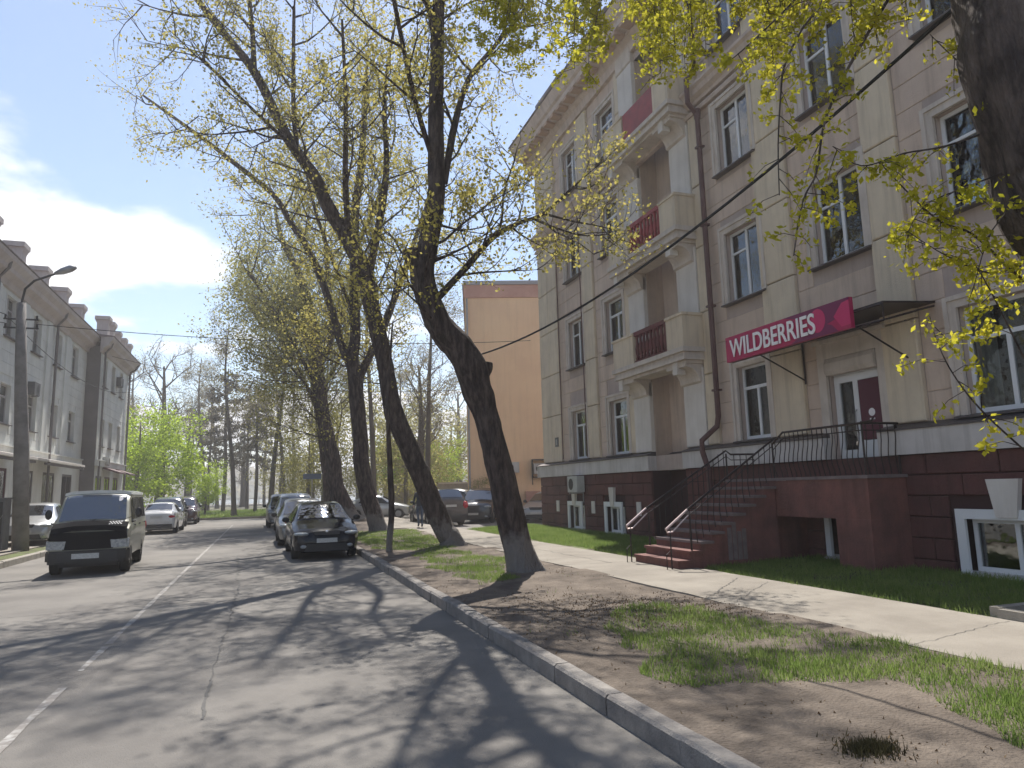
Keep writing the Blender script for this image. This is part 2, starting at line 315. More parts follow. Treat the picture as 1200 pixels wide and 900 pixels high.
crack(wander(-6.2, 26.0, 2.3, 25.4, 40, 0.06), 0.02)
struct('road_crack', ck, 'asphalt_patch')

# kerbs, stone by stone
def kerb(name, x0, x1, y0, y1, h, m, ln=1.0):
    r_ = bpy.data.objects.new(name, None); col.objects.link(r_); r_['kind'] = 'structure'; r_.location = (x0, y0, 0); W[r_.name] = Vector((x0, y0, 0))
    b = MB(); wd = x1-x0; c = 0.022
    b.prism([(0, -0.1), (wd, -0.1), (wd, h-c), (wd-c, h), (c, h), (0, h-c)], 'y', 0.006, ln-0.010)
    me = mesh('kerb_stone', b.v, b.f, m)
    y = y0
    while y < y1-0.01:
        o = link('kerb_stone', me, (x0+random.uniform(-0.008, 0.008), y, random.uniform(-0.012, 0.008)), r_)
        o.rotation_euler = (random.uniform(-0.004, 0.004), random.uniform(-0.03, 0.03), random.uniform(-0.006, 0.006)); y += ln
    return r_
kerb('kerb', 2.44, 2.60, -4, 47, 0.16, 'kerb')
kerb('kerb', -6.58, -6.4, -2, 47, 0.17, 'kerb_l', 1.6)
b = MB(); b.box(-9.2, 26, 56.0, 56.16, -0.1, 0.15); o = struct('kerb', b, 'kerb_l')

# ground strip between kerb and pavement: one sheet with its own relief; grass stands on it
def inpoly(x, y, P):
    c = False; n = len(P); j = n-1
    for i in range(n):
        if (P[i][1] > y) != (P[j][1] > y) and x < (P[j][0]-P[i][0])*(y-P[i][1])/(P[j][1]-P[i][1])+P[i][0]: c = not c
        j = i
    return c
POLYS = [[(4.45,8.5),(3.75,7.3),(3.35,6.3),(3.15,5.6),(3.2,4.95),(4.05,4.75),(4.6,4.45),(4.35,3.7),(4.2,2.4),(4.6,-2),(5.9,-2),(5.75,4.3),(5.25,7.0),(4.95,8.5)],
         [(3.45,11.4),(4.2,11.9),(4.45,13.6),(4.9,14.0),(5.2,15),(4.8,17),(4.6,19.5),(3.6,18.2),(3.45,15.8),(3.2,14.0)],
         [(2.9,19.5),(4.5,18.6),(5.4,20.5),(5.4,26),(2.75,27)], [(2.75,27),(5.5,26),(5.6,49),(2.7,49)]]
def gmask(x, y):
    n = noise.noise(Vector((x*1.1, y*1.1, 3.1)))*0.6 + noise.noise(Vector((x*3.3, y*3.3, 9)))*0.4
    xx = x+0.35*noise.noise(Vector((x*1.7, y*1.7, 0))); yy = y+0.35*noise.noise(Vector((x*1.7, y*1.7, 5)))
    ins = any(inpoly(xx, yy, P) for P in POLYS)
    return 0.50+n*0.95 if ins else max(0, 0.03+n*0.25)
def relief(x, y): return 0.03*noise.noise(Vector((x*0.8, y*0.8, 1)))+0.012*noise.noise(Vector((x*4, y*4, 2)))
def sheet(name, x0, x1, y0, y1, nx, ny, zf, m):
    v = []; f = []
    for j in range(ny+1):
        for i in range(nx+1):
            x = x0+(x1-x0)*i/nx; y = y0+(y1-y0)*j/ny; v.append((x, y, zf(x, y)))
    for j in range(ny):
        for i in range(nx):
            k = j*(nx+1)+i; f.append((k, k+1, k+nx+2, k+nx+1))
    me = mesh(name, v, f, m, smooth=True); o = link(name, me, (0, 0, 0)); o['kind'] = 'structure'; return o
def zverge(x, y): return 0.125+0.025*max(0, min(1, (x-5.1)/0.4))+relief(x, y)*(1 if 2.75 < x < 5.7 else 0.4)
sheet('verge', 2.605, 5.80, -4, 50, 27, 360, zverge, 'soil')
def zlawn(x, y): return 0.135+0.06*min(1, max(0, (x-7.6)/2))+0.4*relief(x, y)
sheet('lawn', 7.50, 10.45, -4, 27.5, 20, 200, zlawn, 'lawn_soil')
# pavement with an uneven edge
pv = MB(); ys = np.linspace(-4, 50, 181)
L_ = [(5.72+0.07*noise.noise(Vector((y*1.3, 0, 0)))+0.05*noise.noise(Vector((y*5.3, 0, 0)))-0.012*max(0, min(y, 16)-4)*1.0, y) for y in ys]
R_ = [(7.58+0.03*noise.noise(Vector((y*1.7, 4, 0)))-0.01*max(0, min(y, 20)-8), y) for y in ys]
pts = L_ + R_[::-1]
for i in range(len(ys)-1):
    pv.quad((*L_[i], 0.155), (*R_[i], 0.155), (*R_[i+1], 0.155), (*L_[i+1], 0.155))
    pv.quad((*L_[i], 0.155), (*L_[i+1], 0.155), (*L_[i+1], 0.0), (*L_[i], 0.0)); pv.quad((*R_[i], 0.0), (*R_[i+1], 0.0), (*R_[i+1], 0.155), (*R_[i], 0.155))
struct('pavement', pv, 'side')
ck = MB()
crack(wander(5.75, 7.9, 7.4, 9.3, 22, 0.03), 0.005, 0.1595); crack(wander(5.9, 8.6, 7.3, 9.9, 30, 0.03), 0.006, 0.1595); crack(wander(5.7, 5.2, 7.5, 5.6, 20, 0.025), 0.0035, 0.1595); crack(wander(5.6, 13.2, 7.5, 13.0, 22, 0.03), 0.008, 0.1595); crack(wander(6.6, 13.0, 6.5, 18, 30, 0.04), 0.007, 0.1595)
struct('pavement_crack', ck, 'asphalt_patch')
strip('yard', 7.40, 40, 27.4, 49.49, 0.02, 'asphalt')
strip('yard_path', 5.0, 7.39, 30.0, 36.0, 0.161, 'side', 0.1)
strip('left_pavement', -9.98, -7.3, -2, 45, 0.16, 'side'); strip('left_verge', -7.3, -6.58, -2, 47, 0.12, 'lawn_soil')
# kerbed entrance pad near the camera on the right
strip('entrance_path', 7.72, 10.44, 2.0, 5.75, 0.175, 'asphalt_patch', 0.15)
b = MB(); b.box(7.62, 10.3, 5.76, 5.88, 0.02, 0.26); b.box(7.58, 7.70, 2.0, 5.76, 0.02, 0.25); struct('path_kerb', b, 'kerb_l')

# grass blades and litter
def blades(name, pts, hmin, hmax, wd, m, loc=(0, 0, 0), flat=0.0):
    n = len(pts); P = np.array(pts); th = np.random.rand(n)*2*np.pi; h = hmin+(hmax-hmin)*np.random.rand(n)**1.5
    ln = np.random.rand(n)*0.7*h; ld = np.random.rand(n)*2*np.pi; s = wd*(0.6+0.8*np.random.rand(n))
    a = P.copy(); a[:,0] -= np.cos(th)*s; a[:,1] -= np.sin(th)*s; b_ = P.copy(); b_[:,0] += np.cos(th)*s; b_[:,1] += np.sin(th)*s
    c = P.copy(); c[:,0] += np.cos(ld)*ln; c[:,1] += np.sin(ld)*ln; c[:,2] += h*(1-flat)
    v = np.stack([a, b_, c], 1).reshape(-1, 3); me = bpy.data.meshes.new(name)
    me.vertices.add(3*n); me.vertices.foreach_set('co', v.ravel()); me.loops.add(3*n); me.loops.foreach_set('vertex_index', np.arange(3*n, dtype=np.int32))
    me.polygons.add(n); me.polygons.foreach_set('loop_start', np.arange(0, 3*n, 3, dtype=np.int32)); me.polygons.foreach_set('loop_total', np.full(n, 3, dtype=np.int32)); me.update(); me.validate()
    me.materials.append(M[m]); o = link(name, me, loc); stuff(o); return o
pts = []
for _ in range(420000):
    y = 2.2+27*random.random()**1.8; x = random.uniform(2.66, 5.72)
    if random.random() < gmask(x, y)-0.12: pts.append((x, y, zverge(x, y)-0.01))
o = blades('verge_grass', pts, 0.02, 0.095, 0.005, 'grass'); tag(o, 'patchy short grass growing in the soil between kerb and pavement', 'grass')
pts = []
for _ in range(230000):
    y = 3+24.3*random.random(); x = random.uniform(7.5, 10.3)
    k = noise.noise(Vector((x*1.5, y*1.5, 7)))
    if x < 7.62+0.25*k or (y < 5.9 and x > 7.6): continue
    if 7.1 < x < 10.4 and 11.4 < y < 13.1: continue
    if random.random() < 0.62+0.6*k: pts.append((x, y, zlawn(x, y)-0.01))
o = blades('lawn_grass', pts, 0.03, 0.12, 0.006, 'grass'); tag(o, 'bright green lawn strip between pavement and maroon building base', 'grass')
pts = []
for _ in range(60000):
    y = 2.5+15*random.random()**1.3; x = random.uniform(2.64, 5.75)
    d = 0.55*math.exp(-((x-4.7)**2+(y-7.9)**2)/0.9)+0.3*math.exp(-((x-3.4)**2+(y-3.5)**2)/0.05)+0.12*max(0, noise.noise(Vector((x*2, y*2, 8))))+0.25*math.exp(-((x-3.9)**2)/0.6-((y-8.8)**2)/1.5)
    if random.random() < d: pts.append((x, y, zverge(x, y)))
o = blades('leaf_litter', pts, 0.01, 0.05, 0.009, 'dry', flat=0.4); tag(o, 'dry brown leaves and twigs lying on the bare soil', 'leaf litter')
pts = []
for _ in range(1500):
    r_ = abs(random.gauss(0, 0.07)); t = random.random()*6.283; x = 3.40+r_*math.cos(t)*1.6; y = 3.46+r_*math.sin(t)
    pts.append((x, y, zverge(x, y)))
o = blades('grass_tuft', pts, 0.02, 0.07, 0.004, 'dead'); tag(o, 'small dark tuft of dead grass on bare soil beside the kerb', 'grass tuft')
pts = []
for _ in range(30000):
    y = 56.3+30*random.random(); x = random.uniform(-14, 12); pts.append((x, y, 0.02))
o = blades('park_grass', pts, 0.1, 0.25, 0.03, 'grass'); tag(o, 'thin green grass of the park beyond the road end', 'grass')
# ================================================================ the apartment building on the pavement side
FX = 10.5                       # facade plane; the street is on its -X side
YE, YN = 26.0, -3.0             # far end, near end
bld = root('apartment_building', (FX, 11.5, 0), 'beige four storey apartment block with maroon base and balconies beside the pavement', 'building')
def holed_wall(mb, plane, y0, y1, z0, z1, holes, depth, sgn=1, m=0):
    """wall sheet in the plane x=plane with rectangular openings and reveals going to plane+sgn*depth"""
    ysx = sorted({y0, y1, *[h[0] for h in holes], *[h[1] for h in holes]}); zs = sorted({z0, z1, *[h[2] for h in holes], *[h[3] for h in holes]})
    ysx = [v for v in ysx if y0 <= v <= y1]; zs = [v for v in zs if z0 <= v <= z1]
    for i in range(len(ysx)-1):
        for j in range(len(zs)-1):
            cy, cz = (ysx[i]+ysx[i+1])/2, (zs[j]+zs[j+1])/2
            if any(h[0] < cy < h[1] and h[2] < cz < h[3] for h in holes): continue
            mb.quad((plane, ysx[i], zs[j]), (plane, ysx[i+1], zs[j]), (plane, ysx[i+1], zs[j+1]), (plane, ysx[i], zs[j+1]), m)
    e = plane+sgn*depth
    for (a, b, c, d) in holes:
        mb.quad((plane,a,c),(e,a,c),(e,a,d),(plane,a,d),m); mb.quad((plane,b,c),(plane,b,d),(e,b,d),(e,b,c),m)
        mb.quad((plane,a,d),(e,a,d),(e,b,d),(plane,b,d),m); mb.quad((plane,a,c),(plane,b,c),(e,b,c),(e,a,c),m)
COLS = [22.57, 19.60, 13.12, 10.22, 7.33, 3.75, 0.3]; FL = [2.62, 5.92, 9.22, 12.55]; HW = 0.60
BAY = (15.83, 17.59); holes = []; wins = []
for ci, c in enumerate(COLS):
    for fi, z in enumerate(FL):
        if ci == 3 and fi == 0: holes.append((9.62, 10.86, 1.76, 4.05)); continue
        hw = 0.66 if (ci == 4) else HW
        if ci == 2 and fi == 0: hw = 0.52
        holes.append((c-hw, c+hw, z+0.03, z+1.76)); wins.append((c, hw, z+0.03, z+1.76, fi, ci))
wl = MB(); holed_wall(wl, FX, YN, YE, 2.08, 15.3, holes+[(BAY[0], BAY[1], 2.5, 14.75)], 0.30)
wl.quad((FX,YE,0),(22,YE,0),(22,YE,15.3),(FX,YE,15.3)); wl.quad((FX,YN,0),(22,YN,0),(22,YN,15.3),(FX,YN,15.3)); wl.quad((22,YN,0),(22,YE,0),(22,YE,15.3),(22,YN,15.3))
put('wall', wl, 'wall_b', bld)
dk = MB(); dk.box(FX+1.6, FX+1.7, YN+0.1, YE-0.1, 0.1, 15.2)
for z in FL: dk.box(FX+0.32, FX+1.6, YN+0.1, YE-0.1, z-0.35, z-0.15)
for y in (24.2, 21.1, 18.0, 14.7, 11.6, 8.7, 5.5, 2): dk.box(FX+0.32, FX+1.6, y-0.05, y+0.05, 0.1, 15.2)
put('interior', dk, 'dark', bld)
# loggia: back wall, jambs
lg = MB(); lx = FX+0.55
holed_wall(lg, lx, BAY[0], BAY[1], 2.08, 14.75, [], 0)
for y in BAY: lg.quad((FX, y, 2.08), (lx, y, 2.08), (lx, y, 14.75), (FX, y, 14.75))
lg.quad((FX, BAY[0], 14.75), (lx, BAY[0], 14.75), (lx, BAY[1], 14.75), (FX, BAY[1], 14.75))
put('loggia_wall', lg, 'field', bld)
for z in (2.62, 5.2, 8.4, 11.8):
    d = MB(); d.box(lx-0.04, lx-0.004, 15.95, 16.72, z, z+2.05); dr = put('balcony_door', d, 'lframe', bld)
    d = MB(); d.box(lx-0.052, lx-0.042, 16.02, 16.65, z+0.7, z+1.98); put('pane', d, 'glass', dr)
# rustication blocks on the fields, one object each
fields = [(21.83, 24.14, 0), (18.84, 20.97, 1), (12.53, 14.44, 2), (9.49, 11.47, 3), (5.93, 8.72, 4)]
MESHC = {}
def block(name, y0, y1, z0, z1, x0, x1, m, parent, bev=0.012):
    key = (name, round(y1-y0, 3), round(z1-z0, 3), round(x1-x0, 3), m)
    if key not in MESHC:
        a, h, t = (y1-y0)/2, z1-z0, x1-x0; q = bev; b = MB()
        # outer face at -X, its edges chamfered
        b.v = [(t,-a,0),(t,a,0),(t,a,h),(t,-a,h),(q,-a,0),(q,a,0),(q,a,h),(q,-a,h),(0,-a+q,q),(0,a-q,q),(0,a-q,h-q),(0,-a+q,h-q)]
        b.f = [(4,5,1,0),(5,6,2,1),(6,7,3,2),(7,4,0,3),(8,9,5,4),(9,10,6,5),(10,11,7,6),(11,8,4,7),(11,10,9,8)]
        MESHC[key] = mesh(name, b.v, b.f, m)
    return link(name, MESHC[key], (x0, (y0+y1)/2, z0), parent)
CH = 0.498; RP = 0.018
def cut(segs, a, b):
    o = []
    for (s, e) in segs:
        if b <= s or a >= e: o.append((s, e)); continue
        if a > s: o.append((s, a))
        if b < e: o.append((b, e))
    return o
rest = MB()
for k in range(25):
    z0 = 2.62+k*CH; z1 = z0+CH-0.010
    if z1 > 15.1: break
    if 11.35 < z0 < 12.0: continue
    if z1 > 11.5 and z0 < 11.5: z1 = 11.5
    for (ya, yb, ci) in fields:
        segs = [(ya, yb)]
        for (c, hw, za, zb, fi, cj) in wins:
            if cj == ci and z1 > za-0.10 and z0 < zb+0.24: segs = cut(segs, c-hw-0.21, c+hw+0.21)
        if ci == 3 and z0 < 4.45: segs = cut(segs, 9.40, 11.08)
        for (s, e) in segs:
            if e-s > 0.06: block('rustication_block', s+0.003, e-0.003, z0, z1, FX-RP, FX, 'field', bld)
    for (ya, yb) in ((1.9, 5.0), (-1.4, 1.4)): rest.box(FX-0.028, FX, ya, yb, z0, z1)
# the nearer fields outside the picture are joined, their windows stay clear
keep = MB()
for k in range(25):
    z0 = 2.62+k*CH; z1 = z0+CH-0.010
    if z1 > 15.1: break
    for (ya, yb, ci) in ((1.95, 4.97, 5), (-1.4, 1.5, 6)):
        segs = [(ya, yb)]
        for (c, hw, za, zb, fi, cj) in wins:
            if cj == ci and z1 > za-0.10 and z0 < zb+0.24: segs = cut(segs, c-hw-0.21, c+hw+0.21)
        for (s, e) in segs: keep.box(FX-0.028, FX-0.001, s, e, z0, z1)
stuff(put('rustication', keep, 'field', bld))
# pilasters in tall blocks with recessed joints
PIL = [(25.04, 26.0, 'cream'), (24.16, 25.02, 'cream'), (21.0, 21.81, 'cream'), (18.53, 18.82, 'cream'), (14.46, 14.89, 'cream'), (11.49, 12.51, 'cream'), (8.74, 9.47, 'cream'), (5.0, 5.9, 'cream'), (1.45, 1.9, 'cream')]
zz = [2.62, 4.40, 6.0, 7.72, 9.35, 11.3]; zt = [12.1, 13.55, 15.0]
for (a, b, m) in PIL:
    for zl in (zz, zt):
        for i in range(len(zl)-1): block('pilaster_block', a, b, zl[i]+0.012, zl[i+1]-0.012, FX-0.10, FX, m, bld, 0.02)
for (a, b) in ((17.60, 18.51), (14.91, 15.82)):
    for (z0, z1) in ((2.62, 4.62), (5.1, 7.8), (8.3, 11.2), (11.7, 14.7)): block('pilaster_block', a, b, z0, z1, FX-0.13, FX, 'pale', bld, 0.02)
    block('pilaster_block', a-0.02, b+0.02, 14.7, 15.28, FX-0.17, FX, 'trim', bld, 0.03)
# string course, cornice, band
def prof(outs, y0, y1, base=FX): return [(base-o, z) for (o, z) in outs]
b = MB(); b.prism([(FX, 11.5), (FX-0.14, 11.5), (FX-0.16, 11.58), (FX-0.26, 11.66), (FX-0.30, 11.78), (FX-0.36, 11.84), (FX-0.36, 11.92), (FX-0.14, 12.05), (FX, 12.08)], 'y', YN, YE+0.2)
put('string_course', b, 'cornice', bld)
b = MB(); b.prism([(FX, 11.28), (FX-0.13, 11.28), (FX-0.15, 11.36), (FX-0.12, 11.42), (FX, 11.42)], 'y', YN, YE+0.12); put('lower_moulding', b, 'cornice', bld)
b = MB(); b.prism([(FX+0.2, 15.02), (FX-0.14, 15.02), (FX-0.18, 15.30), (FX-0.30, 15.42), (FX-0.34, 15.52), (FX-0.70, 15.56), (FX-0.72, 15.72), (FX-0.80, 15.78), (FX-0.92, 16.05), (FX-0.95, 16.12), (FX+0.2, 16.5)], 'y', YN, YE+0.62)
put('cornice', b, 'cornice', bld)
dm = MB(); dm.box(-0.20, 0.16, -0.16, 0.16, 0, 0.115); dm = mesh('dentil', dm.v, dm.f, 'dentil')
y = 26.3
while y > 1: link('dentil', dm, (FX-0.50, y, 15.44), bld); y -= 0.62
b = MB(); b.prism([(FX-0.97, 16.13), (FX-1.0, 16.17), (FX+0.6, 16.56), (FX+5.5, 18.6), (FX+11.6, 16.6), (FX+11.6, 15.3), (FX+0.21, 15.3), (FX+0.21, 16.49)], 'y', YN-0.3, YE+0.66); put('roof', b, 'roof', bld)
for (ya, yb) in ((21.2, 23.6), (17.6, 19.4), (13.2, 15.0)):
    b = MB(); b.prism([(FX-0.9, 16.20), (FX-0.92, 16.42), (FX-0.85, 16.45), (FX-0.1, 16.5), (FX-0.1, 16.42)], 'y', ya, yb); put('snow_guard', b, 'roof', bld)
b = MB(); b.prism([(FX, 2.085), (FX-0.28, 2.085), (FX-0.28, 2.50), (FX, 2.50)], 'y', BAY[1], YE+0.25); b.prism([(FX, 2.085), (FX-0.28, 2.085), (FX-0.28, 2.50), (FX, 2.50)], 'y', YN, 9.60)
b.prism([(FX, 2.085), (FX-0.28, 2.085), (FX-0.28, 2.50), (FX, 2.50)], 'y', 10.88, BAY[0]); b.box(lx-0.18, lx, BAY[0], BAY[1], 2.085, 2.50)
put('plinth_band', b, 'band', bld)
b = MB()
for (a, c) in ((BAY[1]+0.003, YE+0.27), (10.9, BAY[0]-0.003), (YN, 9.58)): b.prism([(FX, 2.50), (FX-0.31, 2.50), (FX-0.31, 2.53), (FX-0.05, 2.615), (FX, 2.615)], 'y', a, c)
b.prism([(lx, 2.50), (lx-0.2, 2.50), (lx-0.2, 2.53), (lx, 2.60)], 'y', BAY[0], BAY[1])
put('flashing', b, 'flash', bld)
# plinth: wall with openings, then blocks in courses
BW = [(22.85, 0.62), (19.95, 0.62), (7.45, 0.85), (3.75, 0.7), (10.62, 0.42), (13.6, 0.5), (13.0, 0.0)]
bh = [(c-h, c+h, 0.22, 1.04) for c, h in BW if h > 0]
b = MB(); holed_wall(b, FX-0.14, YN, BAY[0], 0.0, 2.084, bh, 0.44); holed_wall(b, FX-0.14, BAY[1], YE+0.1, 0.0, 2.084, bh, 0.44) if False else None
b = MB(); holed_wall(b, FX-0.14, YN, BAY[0], 0.0, 2.084, [h for h in bh if h[1] < BAY[0]], 0.44); holed_wall(b, FX-0.14, BAY[1], YE+0.1, 0.0, 2.084, [h for h in bh if h[0] > BAY[1]], 0.44)
holed_wall(b, lx-0.1, BAY[0], BAY[1], 0.0, 2.084, [], 0)
for y in BAY: b.quad((FX-0.14, y, 0), (lx-0.1, y, 0), (lx-0.1, y, 2.084), (FX-0.14, y, 2.084))
put('plinth_wall', b, 'plinth_back', bld)
pc = 0.345
for k in range(6):
    z0 = 0.02+k*pc; z1 = z0+pc-0.014; off = 0.0 if k % 2 else 0.62
    y = YE+0.12
    while y > 2.0:
        ln = 1.24; a = max(y-ln, YN); 
        if y == YE+0.12 and off: a = y-off
        segs = [(a+0.007, y-0.007)]
        segs = cut(segs, BAY[0]-0.0, BAY[1]+0.0)
        for (c, h) in BW:
            if h > 0 and z1 > 0.13 and z0 < 1.16: segs = cut(segs, c-h-0.13, c+h+0.13)
        for (s, e) in segs:
            if e-s > 0.05: block('plinth_block', s, e, z0, z1, FX-0.205, FX-0.14, 'plinth', bld, 0.016)
        y = a
        if len(segs) and y < 2: break
# windows
def window(parent, plane, y0, y1, z0, z1, sgn=1, style=0, trim='trim', frame='pvc', name='window', sur=0.20, curtain=True, out=0.06):
    """sgn=+1: facade looks to -X; the window sits behind the plane on the +X side"""
    t = MB(); o = plane-sgn*out; i = plane
    t.box(o, i, y0-sur, y0, z0-0.0, z1+sur); t.box(o, i, y1, y1+sur, z0-0.0, z1+sur); t.box(o, i, y0, y1, z1, z1+sur)
    if sur > 0.15:
        t.box(o-sgn*0.03, o, y0-sur, y0-sur*0.62, z0, z1+sur); t.box(o-sgn*0.03, o, y1+sur*0.62, y1+sur, z0, z1+sur); t.box(o-sgn*0.03, o, y0-sur*0.62, y1+sur*0.62, z1+sur*0.62, z1+sur)
    w_ = put(name, t, trim, parent)
    b = MB(); b.prism([(plane-sgn*0.15, z0-0.05), (plane-sgn*0.15, z0-0.02), (plane+sgn*0.12, z0+0.025), (plane+sgn*0.12, z0-0.05)], 'y', y0-sur*0.9, y1+sur*0.9); put('sill', b, 'flash' if style != 2 else 'band', w_)
    xf0 = plane+sgn*0.12; xf1 = plane+sgn*0.18; fw = 0.065; b = MB(); e = 0.002
    b.box(xf0, xf1, y0+e, y0+fw, z0+e, z1-e); b.box(xf0, xf1, y1-fw, y1-e, z0+e, z1-e); b.box(xf0, xf1, y0+fw, y1-fw, z1-fw, z1-e); b.box(xf0, xf1, y0+fw, y1-fw, z0+e, z0+fw+0.03)
    c = (y0+y1)/2; zt_ = z0+(z1-z0)*0.70; mw = 0.035
    if style == 0: cells = [(y0+fw, c-mw, z0+fw+.03, zt_-mw), (c+mw, y1-fw, z0+fw+.03, zt_-mw), (y0+fw, y1-fw, zt_+mw, z1-fw)]; b.box(xf0, xf1, y0+fw, y1-fw, zt_-mw, zt_+mw); b.box(xf0, xf1, c-mw, c+mw, z0+fw+.03, zt_-mw)
    elif style == 1: cells = [(y0+fw, c-mw, z0+fw+.03, z1-fw), (c+mw, y1-fw, z0+fw+.03, z1-fw)]; b.box(xf0, xf1, c-mw, c+mw, z0+fw+.03, z1-fw); b.box(xf0, xf1, c+mw, y1-fw, zt_-0.025, zt_+0.025)
    else: cells = [(y0+fw, c-mw, z0+fw+.03, z1-fw), (c+mw, y1-fw, z0+fw+.03, z1-fw)]; b.box(xf0, xf1, c-mw, c+mw, z0+fw+.03, z1-fw)
    put('frame', b, frame, w_)
    for (a, d, p, q) in cells:
        g_ = MB(); xg = plane+sgn*0.15; g_.box(xg-0.003, xg+0.003, a, d, p, q); put('pane', g_, 'glass', w_)
    if curtain:
        g_ = MB(); xc = plane+sgn*0.24; n = 10; wv = [0.02*math.sin(i*2.1) for i in range(n+1)]
        kx = random.choice((0, 1, 2, 2))
        rng = [(y0, y1)] if kx == 2 else ([(y0, y0+(y1-y0)*.33), (y1-(y1-y0)*.3, y1)] if kx == 1 else [(y0, y0+(y1-y0)*.5)])
        for (a, d) in rng:
            for i in range(n):
                ya, yb = a+(d-a)*i/n, a+(d-a)*(i+1)/n; g_.quad((xc+wv[i], ya, z0), (xc+wv[i+1], yb, z0), (xc+wv[i+1], yb, z1), (xc+wv[i], ya, z1))
        put('curtain', g_, 'curtain', w_)
    return w_
for (c, hw, z0, z1, fi, ci) in wins:
    st = 0 if fi == 0 or ci in (1,) else 1
    w_ = window(bld, FX-0.028, c-hw, c+hw, z0, z1, 1, st, 'trim')
    if fi == 0 and ci == 2:
        b = MB(); b.prism([(FX+0.07, z1-0.02), (FX-0.08, z1-0.02), (FX-0.13, z1+0.06), (FX-0.13, z1+0.22), (FX-0.08, z1+0.3), (FX+0.07, z1+0.3)], 'y', c-hw-0.02, c+hw+0.02); put('shutter_box', b, 'trim', w_)
for (c, h) in BW[:4]:
    w_ = window(bld, FX-0.205, c-h+0.16, c+h-0.16, 0.22, 1.04, 1, 2, 'pvc', name='basement_window', sur=0.15, curtain=False, out=0.05)
    b = MB(); kw = 0.17 if h < 0.8 else 0.25; b.prism([(c-kw*0.62, 1.075), (c+kw*0.62, 1.075), (c+kw, 1.64), (c-kw, 1.64)], 'x', FX-0.29, FX-0.20); put('keystone', b, 'pale', bld)
w_ = window(bld, FX-0.205, 10.30, 10.94, 0.25, 1.04, 1, 2, 'pvc', name='basement_window', sur=0.13, curtain=False)
vm = MB(); vm.box(-0.03, 0.0, -0.12, 0.12, 0, 0.40); vm = mesh('vent_plate', vm.v, vm.f, 'pale')
for y in (24.4, 21.4, 18.35, 13.45, 5.9): link('vent_plate', vm, (FX-0.206, y, 0.80), bld)
vm = MB(); vm.box(-0.03, 0.0, -0.14, 0.14, 0, 0.30); vm = mesh('vent_plate', vm.v, vm.f, 'pale')
for y, z in ((14.9, 0.75), (12.25, 1.42)): link('vent_plate', vm, (FX-0.206, y, z), bld)
# balconies
def balcony(z, solid):
    r_ = MB(); X0 = FX-0.70; ya, yb = 14.80, 18.56
    r_.box(X0-0.06, FX, ya-0.04, yb+0.04, z-0.14, z-0.02); r_.box(X0+0.02, FX, ya+0.03, yb-0.03, z-0.24, z-0.141); r_.box(X0-0.01, FX, ya, yb, z-0.34, z-0.241); r_.box(X0+0.1, FX, ya+0.1, yb-0.1, z-0.42, z-0.341)
    s = put('balcony', r_, 'trim', bld)
    b = MB(); b.box(X0, X0+0.14, 17.36, yb, z-0.02, z+0.80); b.box(X0-0.03, X0+0.17, 17.33, yb+0.03, z+0.80, z+0.87); b.box(X0+0.14, FX, yb-0.12, yb, z-0.02, z+0.80); put('pier', b, 'cream', s)
    b = MB(); b.box(X0, X0+0.14, ya, 15.58, z-0.02, z+0.80); b.box(X0-0.03, X0+0.17, ya-0.03, 15.60, z+0.80, z+0.87); b.box(X0+0.14, FX, ya, ya+0.12, z-0.02, z+0.80); b.box(X0+0.17, FX, ya-0.03, ya+0.14, z+0.80, z+0.87); put('pier', b, 'cream', s)
    mt = 'red_old' if z < 6 else 'red'
    if solid:
        b = MB(); b.box(X0+0.03, X0+0.09, 15.61, 17.32, z-0.01, z+0.86); put('panel', b, mt, s)
    else:
        b = MB(); b.box(X0+0.02, X0+0.12, 15.61, 17.32, z+0.76, z+0.88); b.box(X0+0.03, X0+0.11, 15.61, 17.32, z-0.015, z+0.06); put('rail', b, mt, s)
        bm_ = MB(); prf = [(0, .05), (0.06, .058), (0.12, .04), (0.22, .062), (0.34, .064), (0.5, .042), (0.6, .036), (0.66, .05), (0.70, .05)]
        bm_.tube([(0, 0, p[0]) for p in prf], [p[1] for p in prf], 8); me = mesh('baluster', bm_.v, bm_.f, mt, smooth=True)
        for i in range(9): link('baluster', me, (X0+0.07, 15.72+i*0.187, z+0.06), s)
    # curved consoles under both ends
    for yc in (17.62, 14.97):
        b = MB(); pr = [(FX-0.02, z-0.42)]
        pr.append((FX-0.60, z-0.422)); pr.append((FX-0.60, z-0.50))
        for t in range(0, 9):
            a = t/8*math.pi/2; pr.append((FX-0.56+0.36*math.sin(a), z-0.50-0.36*(1-math.cos(a))))
        pr.append((FX-0.14, z-0.90)); pr.append((FX-0.02, z-0.90)); b.prism(pr, 'y', yc-0.02, yc+0.86); put('console', b, 'trim', s)
    for yc in (18.2, 15.25):
        b = MB(); b.box(X0+0.06, X0+0.3, yc, yc+0.22, z-0.66, z-0.345); put('console_block', b, 'pale', s)
    return s
balcony(5.12, False); balcony(8.30, False); balcony(11.78, True)
